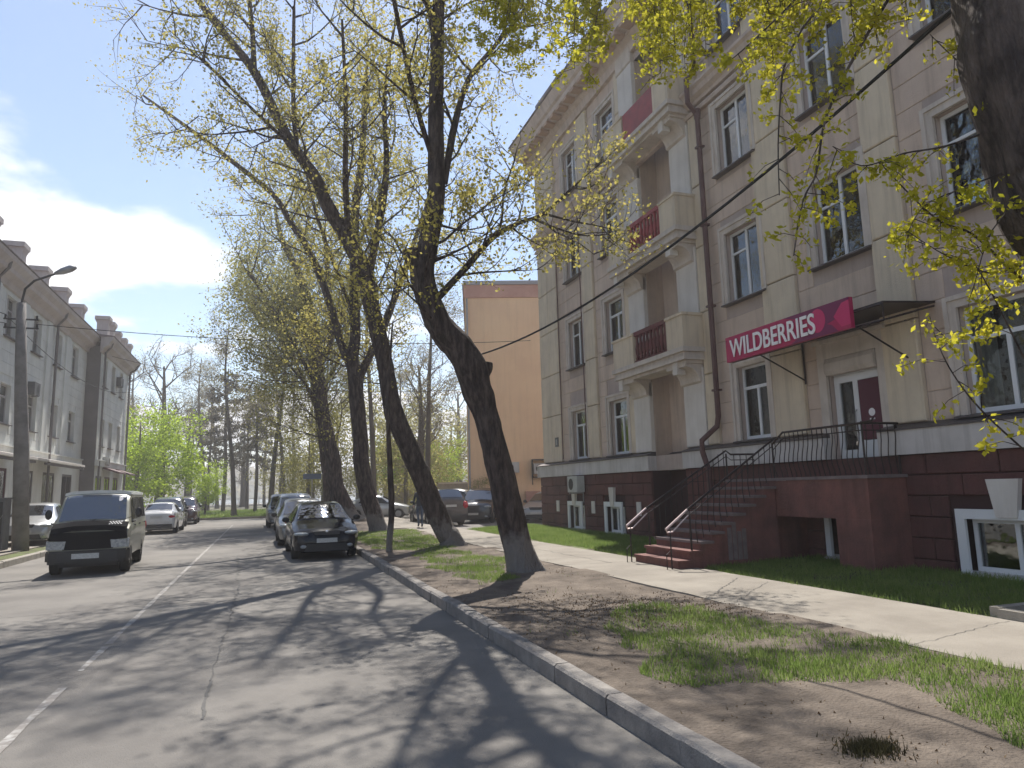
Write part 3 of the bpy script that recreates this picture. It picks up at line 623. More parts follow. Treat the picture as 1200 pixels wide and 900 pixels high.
# drainpipe with its elbow at the band
b = MB(); px_ = FX-0.2
b.tube([(px_, 14.28, 15.2), (px_, 14.28, 12.3), (px_-0.26, 14.28, 12.05), (px_-0.26, 14.28, 11.4), (px_, 14.28, 11.1), (px_, 14.28, 3.3), (px_, 14.36, 3.05), (px_-0.28, 14.62, 2.72), (px_-0.28, 14.62, 2.45), (px_-0.22, 14.5, 2.0), (px_-0.22, 14.5, 0.35)], 0.068, 10)
for z in (13.2, 10.2, 8.1, 6.0, 3.9): b.box(px_-0.08, FX-0.1, 14.19, 14.37, z, z+0.05)
b.tube([(px_, 14.28, 11.25), (px_, 14.28, 11.0)], [0.1, 0.08], 10); put('drainpipe', b, 'pipe', bld)
for pp in ([(FX-0.12, 23.98, 11.4), (FX-0.12, 23.98, 2.7)], [(FX-0.12, 21.9, 11.3), (FX-0.12, 21.9, 2.7)]): b = MB(); b.tube(pp, 0.02, 6); put('wall_cable', b, 'pipe', bld)
# entrance door in its surround
dz0, dz1 = 1.765, 4.05
t = MB(); t.box(FX-0.09, FX-0.028, 9.42, 9.62, dz0, 4.42); t.box(FX-0.09, FX-0.028, 10.86, 11.06, dz0, 4.42); t.box(FX-0.09, FX-0.028, 9.62, 10.86, 4.05, 4.42); t.box(FX-0.15, FX-0.09, 9.36, 11.12, 4.36, 4.44)
dr = put('entrance_door', t, 'trim', bld)
b = MB(); b.prism([(FX+0.05, 3.72), (FX-0.10, 3.72), (FX-0.15, 3.80), (FX-0.15, 3.95), (FX-0.10, 4.04), (FX+0.05, 4.04)], 'y', 9.64, 10.84); put('shutter_box', b, 'trim', dr)
b = MB(); X0, X1 = FX+0.10, FX+0.17
b.box(X0, X1, 9.622, 9.72, dz0, 3.70); b.box(X0, X1, 10.74, 10.858, dz0, 3.70); b.box(X0, X1, 9.72, 10.74, 3.56, 3.70); b.box(X0, X1, 10.28, 10.40, dz0, 3.56); b.box(X0, X1, 9.72, 10.28, dz0, 2.41); b.box(X0, X1, 10.40, 10.74, dz0, 2.25)
b.box(X0, X1, 9.622, 10.858, 3.705, 4.03)
put('frame', b, 'pvc', dr)
b = MB(); b.box(X0+0.03, X0+0.04, 10.40, 10.74, 2.25, 3.56); put('pane', b, 'glass', dr)
b = MB(); b.box(X0+0.03, X0+0.04, 9.72, 10.28, 2.412, 3.56); put('pane', b, 'glass', dr)
b = MB(); b.box(X0-0.012, X0-0.002, 9.73, 10.26, 2.42, 3.55); put('poster', b, 'poster', dr)
b = MB(); cy_, cz_ = 10.0, 2.92
b.poly([(X0-0.014, cy_+0.075*math.cos(i*math.pi/8), cz_+0.075*math.sin(i*math.pi/8)) for i in range(16)]); b.box(X0-0.016, X0-0.013, cy_-0.06, cy_+0.06, cz_-0.14, cz_-0.11); put('poster_emblem', b, 'white', dr)
b = MB(); b.tube([(X0-0.02, 10.34, 2.55), (X0-0.06, 10.34, 2.6), (X0-0.06, 10.34, 2.95), (X0-0.02, 10.34, 3.0)], 0.012, 6); put('handle', b, 'steel', dr)

# ---------------------------------------------------------------- entrance porch: steps rise across the pavement towards the wall
por = root('entrance_porch', (9.0, 11.2, 0.1), 'maroon raised entrance landing with stone steps and black iron railings', 'porch')
SX0, SX1, SY0, SY1, NS = 7.16, 9.42, 11.42, 13.02, 10
rs = (1.76-0.14)/NS; tr = (SX1-SX0)/(NS-1)
for i in range(NS-1):
    b = MB(); x = SX0+i*tr; zt_ = 0.14+(i+1)*rs; b.box(x-0.03, x+tr+0.02, SY0-0.03, SY1+0.03, zt_-0.05, zt_); put('step', b, 'tread' if i > 1 else 'porch', por)
b = MB(); pr = [(SX0, 0.05)]
for i in range(NS-1): x = SX0+i*tr; zt_ = 0.14+(i+1)*rs-0.052; pr += [(x, zt_), (x+tr, zt_)]
pr += [(SX1+0.02, 0.05)]; b.prism(pr, 'y', SY0, SY1); put('stair_wall', b, 'porch', por)
b = MB(); b.box(SX1+0.024, FX-0.21, 9.16, SY1, 1.02, 1.70); put('landing_slab', b, 'porch', por)
b = MB(); b.box(SX1-0.0, FX-0.20, 9.12, SY1+0.03, 1.703, 1.76); put('landing_top', b, 'tread', por)
b = MB(); b.box(SX1+0.02, FX-0.21, 9.16, 9.92, 0.02, 1.018); put('pier', b, 'porch', por)
b = MB(); b.box(SX1+0.03, FX-0.21, 11.60, SY1, 0.02, 1.018); put('pier', b, 'porch', por)
for i in range(4):
    b = MB(); xx = 8.25+0.11*i; zz_ = 0.55+0.1*math.sin(i*2); b.box(xx, xx+0.09, SY0-0.012, SY0-0.001, 0.25, zz_+0.3); put('plaster_patch', b, 'tread', por)
def railing(name_pts, baluster_z, style):
    pass
def handrail(pts, base, wavy, parent, n_per=0.13, foot=None, bend=0.035):
    """pts: top line; base: height below the rail where the balusters stand"""
    b = MB(); b.tube(pts, 0.021, 6); low = [(p[0], p[1], p[2]-0.12) for p in pts]; b.tube(low, 0.010, 5); put('handrail', b, 'iron', parent)
    for i in range(len(pts)-1):
        a, c = Vector(pts[i]), Vector(pts[i+1]); L = math.hypot(c.x-a.x, c.y-a.y)
        n = int(L/n_per)
        for k in range(n):
            t = (k+0.5)/n; p = a.lerp(c, t); h = base(p)
            d = (c-a); d.z = 0; d.normalize(); o_ = Vector((-d.y, d.x, 0))
            if o_.x > 0: o_ = -o_
            key = ('bal', round(p.z-h, 1), wavy, round(o_.x, 1))
            if key not in MESHC:
                m_ = MB(); H_ = p.z-h; zsx = [0, .1, .22, .36, .5, .66, .8, 1.0]; ox = [0, .2, .75, 1.0, .65, .05, -.15, 0]
                m_.tube([(o_.x*bend*(q if wavy else 0), o_.y*bend*(q if wavy else 0), s_*H_) for s_, q in zip(zsx, ox)], 0.0085, 4); MESHC[key] = mesh('baluster', m_.v, m_.f, 'iron')
            link('baluster', MESHC[key], (p.x, p.y, h), parent)
stepz = lambda p: max(0.14, min(1.76, 0.14+((p.x-SX0)/tr+1)*rs))
lz = lambda p: 1.765
top = 0.88
# near side of the stair, then along the landing front, then back to the wall
xr = SX1+0.06
sh = lambda x: 0.14+((x-SX0)/(SX1-SX0))*(1.76-0.14)+top
handrail([(SX0+0.25, SY0+0.04, sh(SX0+0.25)), (xr, SY0+0.04, sh(xr)-0.18)], stepz, True, por)
handrail([(xr, SY0+0.04, 2.42), (xr, SY0-0.28, 2.63), (xr, 9.22, 2.63)], lz, True, por, 0.12, bend=0.06)
handrail([(xr, 9.20, 2.63), (FX-0.22, 9.20, 2.63)], lz, True, por, 0.14)
handrail([(SX0+0.25, SY1-0.05, sh(SX0+0.25)), (xr, SY1-0.05, sh(xr)-0.30), (xr+0.12, SY1-0.05, 2.30), (FX-0.25, SY1-0.05, 2.30)], stepz, False, por)
for p in ((xr, SY0+0.04, 1.70, 2.45), (xr, 9.20, 1.70, 2.66), (xr, SY1-0.05, 1.70, 2.32), (SX0+0.32, SY0+0.04, 0.2, 1.1), (SX0+0.32, SY1-0.05, 0.2, 1.1), (FX-0.26, 9.2, 1.7, 2.64)):
    b = MB(); b.tube([(p[0], p[1], p[2]), (p[0], p[1], p[3])], 0.019, 6); put('post', b, 'iron', por)
b = MB(); b.tube([(xr, 9.22, 2.63), (xr, 8.98, 2.65), (xr, 8.94, 2.70)], 0.02, 6); put('rail_scroll', b, 'iron', por)
for yy in (SY0+0.04, SY1-0.05):
    x0 = SX0-0.2; b = MB(); b.tube([(x0, yy, sh(x0)), (SX0+0.27, yy, sh(SX0+0.27))], 0.024, 8); b.tube([(x0+0.12, yy-0.03, sh(x0)-0.05), (SX0+0.27, yy-0.03, sh(SX0+0.17)-0.03)], 0.013, 6)
    b.tube([(x0, yy, sh(x0)), (x0+0.02, yy, sh(x0)-0.06), (x0+0.12, yy-0.03, sh(x0)-0.05)], 0.016, 6); put('rail_end', b, 'rail_shine', por)
    b = MB(); b.tube([(x0+0.08, yy, sh(x0)), (x0+0.08, yy, 0.12)], 0.014, 5); b.tube([(x0+0.08, yy, 0.5), (x0-0.02, yy, 0.42), (x0-0.02, yy, 0.14)], 0.009, 5); put('post', b, 'iron', por)

# ---------------------------------------------------------------- canopy and shop sign
cn_ = root('entrance_canopy', (9.9, 10.3, 4.5), 'dark metal entrance canopy on slanting struts above the shop door', 'canopy')
b = MB(); b.prism([(9.32, 4.50), (9.32, 4.53), (FX-0.03, 4.60), (FX-0.03, 4.57)], 'y', 8.37, 12.35); put('canopy_roof', b, 'iron', cn_)
b = MB()
for yy in (8.39, 10.2, 12.3):
    b.tube([(9.33, yy, 4.50), (9.33, yy, 4.22), (FX-0.05, yy, 4.52)], 0.018, 5)
b.tube([(9.33, 8.39, 4.22), (9.33, 12.3, 4.22)], 0.02, 5); b.tube([(9.33, 8.39, 4.49), (9.33, 12.3, 4.49)], 0.02, 5); put('canopy_frame', b, 'iron', cn_)
b = MB()
for yy in (8.9, 11.4): b.tube([(9.30, yy, 4.22), (FX-0.05, yy+0.05, 3.72)], 0.017, 5); b.tube([(FX-0.06, yy+0.05, 3.65), (FX-0.06, yy+0.05, 4.6)], 0.02, 5)
b.tube([(9.2, 12.28, 4.66), (FX-0.04, 13.9, 4.98)], 0.016, 5)
put('strut', b, 'iron', cn_)
sg = root('shop_sign', (9.24, 10.6, 4.2), 'magenta shop sign reading WILDBERRIES on the canopy front', 'sign')
SY_0, SY_1, SZ0, SZ1 = 8.93, 12.32, 4.21, 4.74
def sgx(y): return SZ0, SZ1-0.13*(SY_1-y)/(SY_1-SY_0)*0
b = MB(); b.box(9.20, 9.28, SY_0, SY_1, SZ0, SZ1); put('panel', b, 'sign', sg)
b = MB(); x = 9.197
b.poly([(x, SY_0+0.0, SZ1), (x, SY_0+1.6, SZ1), (x, SY_0+0.95, SZ1-0.17), (x, SY_0+0.55, SZ1-0.36), (x, SY_0+0.0, SZ1-0.24)])
b.poly([(x, SY_0+0.28, SZ0), (x, SY_0+1.45, SZ0), (x, SY_0+1.05, SZ0+0.16), (x, SY_0+0.65, SZ0+0.22), (x, SY_0+0.42, SZ0+0.14)])
b.poly([(x-0.002, SY_0+0.62+0.15*math.cos(a_/12*6.283)*1.1, (SZ0+SZ1)/2+0.17*math.sin(a_/12*6.283)) for a_ in range(12)]) if False else None
put('panel_dark', b, 'sign_dark', sg)
b = MB(); x -= 0.003; cy_ = SY_0+0.74; cz_ = (SZ0+SZ1)/2+0.02
b.poly([(x, cy_+0.19*math.cos(i*math.pi/9), cz_+0.215*math.sin(i*math.pi/9)) for i in range(18)])
b.poly([(x, SY_0+0.0, cz_-0.22), (x, SY_0+0.20, cz_-0.23), (x, SY_0+0.36, cz_-0.02), (x, SY_0+0.16, cz_+0.18), (x, SY_0, cz_+0.2)]); put('panel_shape', b, 'sign_blob', sg)
cu = bpy.data.curves.new('lettering', 'FONT'); cu.body = 'WILDBERRIES'; cu.size = 0.50; cu.extrude = 0.008; cu.align_x = 'LEFT'; cu.offset = 0.006
to = bpy.data.objects.new('lettering', cu); col.objects.link(to)
bpy.context.view_layer.update(); dg = bpy.context.evaluated_depsgraph_get()
tm = bpy.data.meshes.new_from_object(to.evaluated_get(dg)); bpy.data.objects.remove(to)
xs = [v.co.x for v in tm.vertices]; wx = max(xs)-min(xs)
tm.materials.clear(); tm.materials.append(M['white'])
for v in tm.vertices: v.co = Vector((v.co.z, -(v.co.x-min(xs))*2.44/wx, v.co.y*0.36/0.345))
lt = link('lettering', tm, (9.18, SY_1-0.16, SZ0+0.085), sg)

# ---------------------------------------------------------------- wall units and plates
def ac_unit(loc, face, label, w_=0.8, h=0.55, d=0.28, group=None, rz=0.0, dark=False):
    r_ = root('air_conditioner', loc, label, 'air conditioner', group, rz)
    bx = MB(); L = Vector(loc) if rz == 0 else Vector()
    W[r_.name] = L
    s = face
    bx.box(L.x, L.x+s*d, L.y-w_/2, L.y+w_/2, L.z, L.z+h); put('casing', bx, 'ac' if not dark else 'cab', r_)
    f_ = MB(); c = (L.x+s*(d+0.012), L.y+w_*0.12, L.z+h/2)
    f_.poly([(c[0], c[1]+h*0.36*math.cos(i*math.pi/8), c[2]+h*0.36*math.sin(i*math.pi/8)) for i in range(16)]); put('fan', f_, 'blackp', r_)
    k_ = MB(); k_.box(L.x-s*0.02, L.x+s*d, L.y-w_*0.35, L.y-w_*0.31, L.z-0.05, L.z-0.005); k_.box(L.x-s*0.02, L.x+s*d, L.y+w_*0.31, L.y+w_*0.35, L.z-0.05, L.z-0.005); k_.box(L.x-s*0.02, L.x+s*0.01, L.y-w_*0.35, L.y-w_*0.31, L.z-0.35, L.z-0.05); put('bracket', k_, 'steel', r_)
    return r_
ac_unit((FX-0.25, 22.35, 1.50), -1, 'grey air conditioner on the maroon base under the far ground floor window')
b = MB(); b.box(FX-0.135, FX-0.105, 24.40, 24.68, 3.2, 3.55); hn = put('house_plate', b, 'cab'); tag(hn, 'small dark house number plate on the far corner pilaster', 'plate')
b = MB(); b.box(FX-0.138, FX-0.1355, 24.47, 24.61, 3.27, 3.48); o = put('plate_face', b, 'steel', hn)
# ================================================================ orange block beyond the yard
OA = R(16.0); ox, oy = 10.62, 38.0
e1 = Vector((math.cos(OA), -math.sin(OA), 0)); e2 = Vector((math.sin(OA), math.cos(OA), 0))
ob = root('orange_building', (ox, oy, 0), 'orange end wall of a four storey block with a brown parapet band', 'building', None, -OA)
def opart(name, b, m, parent=ob):
    a = np.array(b.v); c = np.array([(a[:,0].min()+a[:,0].max())/2, (a[:,1].min()+a[:,1].max())/2, a[:,2].min()]); base = LB.get(parent.name, np.zeros(3))
    me = mesh(name, (a-c).tolist(), b.f, m, b.mi); o = bpy.data.objects.new(name, me); col.objects.link(o); o.parent = parent; o.location = Vector(c-base); LB[o.name] = c; return o
LB = {}
b = MB(); b.box(0, 12.5, 0, 34, 0, 12.65); opart('wall', b, 'orange')
b = MB(); b.box(-0.06, 12.56, -0.06, 34, 12.66, 13.42); opart('parapet_band', b, 'brown_red')
b = MB(); b.box(-0.14, 12.64, -0.14, 34.1, 13.43, 13.52); b.box(-0.02, 12.5, -0.1, 34, 13.521, 13.66); opart('roof_edge', b, 'steel')
b = MB(); b.box(-0.02, 12.5, -0.02, -0.001, 4.38, 4.41); opart('wall_joint', b, 'orange')
b = MB(); b.tube([(0.12, -0.1, 0.2), (0.12, -0.1, 12.6)], 0.05, 6); opart('drainpipe', b, 'steel')
b = MB(); b.box(3.2, 4.0, -0.5, -0.01, 0, 1.5); opart('utility_box', b, 'brown_red')  # brown utility box standing against the end wall
def oworld(a, bb, z): return Vector((ox, oy, 0))+e1*a+e2*bb+Vector((0, 0, z))
def oac(a, z, label, dark):
    r_ = root('air_conditioner', oworld(a, -0.02, z), label, 'air conditioner', 'air conditioners on the orange end wall', -OA)
    b = MB(); b.box(-0.42, 0.42, -0.32, 0, 0, 0.58); opart('casing', b, 'ac', r_)
    b = MB(); b.poly([(-0.1+0.21*math.cos(i*math.pi/8), -0.33, 0.29+0.21*math.sin(i*math.pi/8)) for i in range(16)]); opart('fan', b, 'blackp', r_)
    if dark:
        b = MB(); b.box(-0.52, -0.46, -0.42, 0, -0.15, 0.75); b.box(0.46, 0.52, -0.42, 0, -0.15, 0.75); b.box(-0.52, 0.52, -0.42, 0, 0.751, 0.81); b.box(-0.52, 0.52, -0.42, 0, -0.211, -0.151); b.box(-0.50, -0.46, -0.03, 0, -0.6, -0.22); opart('cage', b, 'blackp', r_)
oac(4.1, 2.45, 'air conditioner inside a dark metal cage on the orange wall', True)
oac(2.45, 2.55, 'uncaged white air conditioner on the orange wall behind the crooked tree', False)

# ================================================================ left building
LX = -10.0
lb = root('white_building', (LX, 36, 0), 'pale three storey building with roof vent stacks along the far pavement', 'building')
LY0, LY1 = 14.0, 45.8; SX, SY1_ = -9.27, 54.4
lc = [15.9, 19.3, 22.7, 26.1, 29.5, 32.95, 36.4, 39.85, 43.2]; lcf = [47.0, 49.35, 51.9]
def lwall(plane, y0, y1, cols, hw, m='lwall'):
    hs = []
    for c in cols:
        hs.append((c-hw, c+hw, 4.80, 6.40)); hs.append((c-hw, c+hw, 8.30, 9.95)); hs.append((c-hw*1.6, c+hw*1.6, 0.5, 3.05))
    b = MB(); holed_wall(b, plane, y0, y1, 0, 10.6, hs, 0.30, -1); put('wall', b, m, lb); return hs
h1 = lwall(LX, LY0, LY1, lc, 0.62); h2 = lwall(SX, LY1+0.001, SY1_, lcf, 0.5)
b = MB(); b.quad((LX-0.0, LY1, 0), (SX, LY1, 0), (SX, LY1, 10.6), (LX, LY1, 10.6)); put('side_wall', b, 'ldark', lb)  # pale wing's side face, its shade put into a dark colour
b = MB(); b.quad((SX, SY1_, 0), (-24, SY1_, 0), (-24, SY1_, 10.7), (SX, SY1_, 10.7)); b.quad((LX, LY0, 0), (-24, LY0, 0), (-24, LY0, 10.7), (LX, LY0, 10.7)); b.quad((-24, LY0, 0), (-24, SY1_, 0), (-24, SY1_, 10.7), (-24, LY0, 10.7)); put('wall', b, 'lwall', lb)
b = MB(); b.box(LX-1.5, LX-1.4, LY0+.1, LY1-.1, 0.1, 10.9); b.box(LX-1.4, LX-0.32, LY0+.1, LY1-.1, 3.6, 3.8); b.box(LX-1.4, LX-0.32, LY0+.1, LY1-.1, 7.2, 7.4); b.box(SX-1.5, SX-1.4, LY1+.1, SY1_-.1, 0.1, 10.5); put('interior', b, 'dark', lb)
for plane, hs in ((LX, h1), (SX, h2)):
    for (a, c, z0, z1) in hs:
        if z0 < 1:
            nm = 'shop_door' if int(a*3) % 2 else 'shop_window'
            b = MB(); b.box(plane-0.08, plane-0.02, a+.002, a+0.09, z0+.002, z1-.002); b.box(plane-0.08, plane-0.02, c-0.09, c-.002, z0+.002, z1-.002); b.box(plane-0.08, plane-0.02, a+.09, c-.09, z1-0.12, z1-.002); b.box(plane-0.08, plane-0.02, a+.09, c-.09, z0+.002, z0+0.1); b.box(plane-0.08, plane-0.02, (a+c)/2-.04, (a+c)/2+.04, z0+.1, z1-.12)
            w_ = put(nm, b, 'ldark' if nm == 'shop_window' else 'door_maroon', lb)
            b = MB(); b.box(plane-0.055, plane-0.045, a+.09, c-.09, z0+.1, z1-.12); put('pane', b, 'glass', w_)
        else: window(lb, plane, a, c, z0, z1, -1, 1 if z0 > 8 else 0, 'lwall', 'lframe', sur=0.11, curtain=True, out=0.035)
# courses of the pale wall: shallow blocks between windows
for plane, y0, y1, hs in ((LX, 27.0, LY1, h1), (SX, LY1+0.01, SY1_, h2)):
    for k in range(15):
        z0 = 3.95+k*0.47; z1 = z0+0.455
        if z1 > 10.3: break
        segs = [(y0+0.05, y1-0.05)]
        for (a, c, p, q) in hs:
            if z1 > p-0.1 and z0 < q+0.14: segs = cut(segs, a-0.12, c+0.12)
        for (s, e) in segs:
            n = max(1, round((e-s)/1.6))
            for i in range(n):
                u0 = s+(e-s)*i/n; u1 = s+(e-s)*(i+1)/n
                key = ('lb', round(u1-u0, 2))
                if key not in MESHC:
                    m_ = MB(); m_.box(0, 0.022, -(u1-u0)/2+.006, (u1-u0)/2-.006, 0, 0.455); MESHC[key] = mesh('wall_block', m_.v, m_.f, 'lwall')
                link('wall_block', MESHC[key], (plane, (u0+u1)/2, z0), lb)
for (a, c) in ((34.35, 35.0), (41.1, 41.9), (37.8, 38.45), (30.9, 31.5)):
    b = MB(); b.box(LX, LX+0.10, a, c, 3.95, 10.15); put('pilaster', b, 'lwall', lb)
for plane, y0, y1 in ((LX, LY0-0.3, LY1-0.02), (SX, LY1-0.35, SY1_+0.4)):
    b = MB(); b.prism([(plane, 10.75), (plane+0.10, 10.78), (plane+0.16, 11.0), (plane+0.42, 11.16), (plane+0.46, 11.32), (plane+0.62, 11.5), (plane+0.66, 11.66), (plane, 11.9)], 'y', y0, y1); put('cornice', b, 'lcornice', lb)
    b = MB(); b.prism([(plane+0.68, 11.67), (plane+0.70, 11.71), (plane-3, 12.1), (plane-7, 12.3), (-24.3, 11.9), (-24.3, 11.6), (plane-.02, 11.6), (plane-.02, 11.65)], 'y', y0-0.05, y1+0.03); put('roof', b, 'roof', lb)
    b = MB(); b.box(plane, plane+0.16, y0+0.3, y1-0.3, 3.60, 3.90); b.box(plane, plane+0.22, y0+0.3, y1-0.3, 3.905, 3.96); put('ledge', b, 'lwall', lb)
def stack_(y, x, s=1.0):
    b = MB(); h = 1.45*s; a = 0.29*s
    zr = 11.55
    b.prism([(x-a, zr), (x+a, zr), (x+a, zr+h*0.72), (x+a*1.35, zr+h*0.86), (x+a*1.35, zr+h), (x-a*1.35, zr+h), (x-a*1.35, zr+h*0.86), (x-a, zr+h*0.72)], 'y', y-a, y+a)
    b.box(x-a*1.36, x+a*1.36, y-a*1.4, y+a*1.4, zr+h*0.87, zr+h+0.02); put('vent_stack', b, 'lcornice', lb)
for y in (30.2, 33.5, 36.9, 40.4, 43.8): stack_(y, LX-0.15)
stack_(46.4, SX-0.1, 1.0); stack_(47.9, SX-0.1, 1.0); stack_(49.9, SX-0.1, 0.9); stack_(51.9, SX-0.1, 0.9); stack_(53.8, SX-0.1, 0.9)
for (y, x, z1) in ((39.0, LX+0.18, 10.9), (30.8, LX+0.18, 10.9), (46.15, SX+0.15, 10.9)):
    b = MB(); b.tube([(x+0.35, y, 11.45), (x+0.3, y, 11.2), (x, y, 10.8), (x, y, 0.3)], 0.06, 7); put('drainpipe', b, 'ldark', lb)
b = MB(); b.tube([(SX+0.65, SY1_-0.1, 11.55), (SX+0.5, SY1_-0.15, 11.2), (SX+0.15, SY1_-0.3, 10.9), (SX+0.15, SY1_-0.3, 0.3)], 0.07, 7); put('drainpipe', b, 'ldark', lb)
for o in lb.children:
    if o.name.split('.')[0] in ('cornice', 'roof', 'vent_stack', 'drainpipe'): o.location.z -= 0.58
for (a, c) in ((28.5, 33.6), (35.2, 41.6)):
    b = MB(); b.prism([(LX+0.02, 3.58), (LX+1.15, 3.36), (LX+1.15, 3.46), (LX+0.02, 3.70)], 'y', a, c); aw = put('awning', b, 'pale', lb)
    b = MB(); b.box(LX+0.95, LX+1.1, a+0.05, c-0.05, 3.24, 3.34); put('valance', b, 'ldark', aw)
for (a, c) in ((47.8, 50.2), (51.2, 53.4)):
    b = MB(); b.prism([(SX+0.02, 3.5), (SX+0.9, 3.2), (SX+0.9, 3.3), (SX+0.02, 3.62)], 'y', a, c); put('awning', b, 'door_maroon', lb)
ac_unit((LX+0.03, 36.0, 6.35), 1, 'rusty boxed air conditioner over a middle floor window of the pale building', dark=True)
ac_unit((SX+0.03, 50.7, 8.9), 1, 'dark air conditioner beside an upper window of the pale building wing', dark=True)
ac_unit((SX+0.03, 47.95, 3.75), 1, 'small air conditioner over the shop front of the pale building wing', 0.6, 0.45)
# shop steps
b = MB(); b.box(LX+0.01, LX+0.9, 36.0, 40.5, 0.05, 0.45); b.box(LX+0.91, LX+1.25, 36.0, 40.5, 0.05, 0.30); o = put('shop_steps', b, 'ldark', lb)

# ================================================================ lamp post, cabinet
lp = root('street_lamp', (-7.42, 27.0, 0.14), 'tapered concrete lamp post with a curved arm beside the far pavement', 'street lamp')
b = MB(); b.tube([(-7.42, 27, 0.1), (-7.60, 27, 3.5), (-7.80, 27, 6.2), (-7.92, 27, 8.3)], [0.245, 0.215, 0.17, 0.14], 10); put('pole', b, 'concrete', lp, smooth=True)
b = MB(); b.tube([(-7.88, 27, 7.6), (-7.90, 27, 8.4), (-7.84, 27, 8.8), (-7.6, 27, 9.1), (-7.3, 27, 9.25), (-6.95, 27, 9.42)], 0.038, 7); put('arm', b, 'blackp', lp, smooth=True)
b = MB(); b.tube([(-7.02, 27, 9.40), (-6.8, 27, 9.50), (-6.55, 27, 9.62), (-6.38, 27, 9.68)], [0.05, 0.12, 0.13, 0.06], 8); put('lamp_head', b, 'steel', lp, smooth=True)
b = MB()
for z, x in ((7.45, -7.87), (7.75, -7.89)): b.tube([(x-0.5, 27, z), (x+0.5, 27, z)], 0.03, 5); b.tube([(x-0.45, 27, z), (x-0.45, 27, z+0.14)], 0.035, 6); b.tube([(x+0.45, 27, z), (x+0.45, 27, z+0.14)], 0.035, 6)
put('crossarm', b, 'blackp', lp)
cb = root('utility_cabinet', (-8.0, 26.2, 0.16), 'dark grey metal utility cabinet beside the concrete lamp post', 'cabinet')
b = MB(); b.box(-8.9, -7.62, 25.9, 26.5, 0.22, 1.78); put('casing', b, 'cab', cb)
b = MB(); b.box(-8.95, -7.57, 25.86, 26.55, 1.781, 1.83); put('lid', b, 'cab', cb)
b = MB(); b.box(-8.86, -8.28, 25.885, 25.899, 0.3, 1.7); b.box(-8.25, -7.66, 25.885, 25.899, 0.3, 1.7); put('door', b, 'blackp', cb)
b = MB(); random.seed(3)
for i in range(7):
    x = -8.8+random.random()*0.9; z = 0.9+random.random()*0.6; b.tube([(x, 25.883, z), (x+0.1, 25.883, z+0.15), (x+0.18, 25.883, z-0.02), (x+0.26, 25.883, z+0.12)], 0.007, 4)
put('graffiti', b, 'steel', cb)

# ================================================================ vehicles
PAINTS = {}
def blob(mb, c, s, m=0, n=10, k=6):
    b0 = len(mb.v)
    for j in range(k+1):
        t = math.pi*j/k
        for i in range(n):
            p = 2*math.pi*i/n; mb.v.append((c[0]+s[0]*math.sin(t)*math.cos(p), c[1]+s[1]*math.sin(t)*math.sin(p), c[2]+s[2]*math.cos(t)))
    for j in range(k):
        for i in range(n):
            q = (i+1) % n; mb.f.append((b0+j*n+i, b0+j*n+q, b0+(j+1)*n+q, b0+(j+1)*n+i)); mb.mi.append(m)
def wheel_meshes(rad, wd):
    key = ('wheel', rad, wd)
    if key in MESHC: return MESHC[key]
    t = MB(); prf = [(-wd/2, rad*0.62), (-wd/2, rad*0.93), (-wd/2+0.02, rad*0.99), (-wd*0.2, rad), (wd*0.2, rad), (wd/2-0.02, rad*0.99), (wd/2, rad*0.93), (wd/2, rad*0.62)]; n = 28
    for i in range(n):
        a = 2*math.pi*i/n
        for (x, r_) in prf: t.v.append((x, r_*math.cos(a), r_*math.sin(a)))
    k = len(prf)
    for i in range(n):
        for j in range(k-1): t.f.append((i*k+j, ((i+1) % n)*k+j, ((i+1) % n)*k+j+1, i*k+j+1)); t.mi.append(0)
    r2 = MB()
    r2.tube([(wd*0.30, 0, 0), (wd*0.31, 0, 0)], rad*0.61, 24)                      # dished back plate
    for i in range(7):
        a = 2*math.pi*i/7; d = Vector((0, math.cos(a), math.sin(a))); e = Vector((0, -math.sin(a), math.cos(a)))*rad*0.075; x0 = wd*0.5
        p0 = d*rad*0.10; p1 = d*rad*0.60
        r2.poly([(x0, *(p0-e)[1:]), (x0, *(p0+e)[1:]), (x0-0.02, *(p1+e)[1:]), (x0-0.02, *(p1-e)[1:])])
    m1 = mesh('tyre', t.v, t.f, 'rubber', smooth=True); m2 = mesh('rim', r2.v, r2.f, 'rim')
    MESHC[key] = (m1, m2); return MESHC[key]
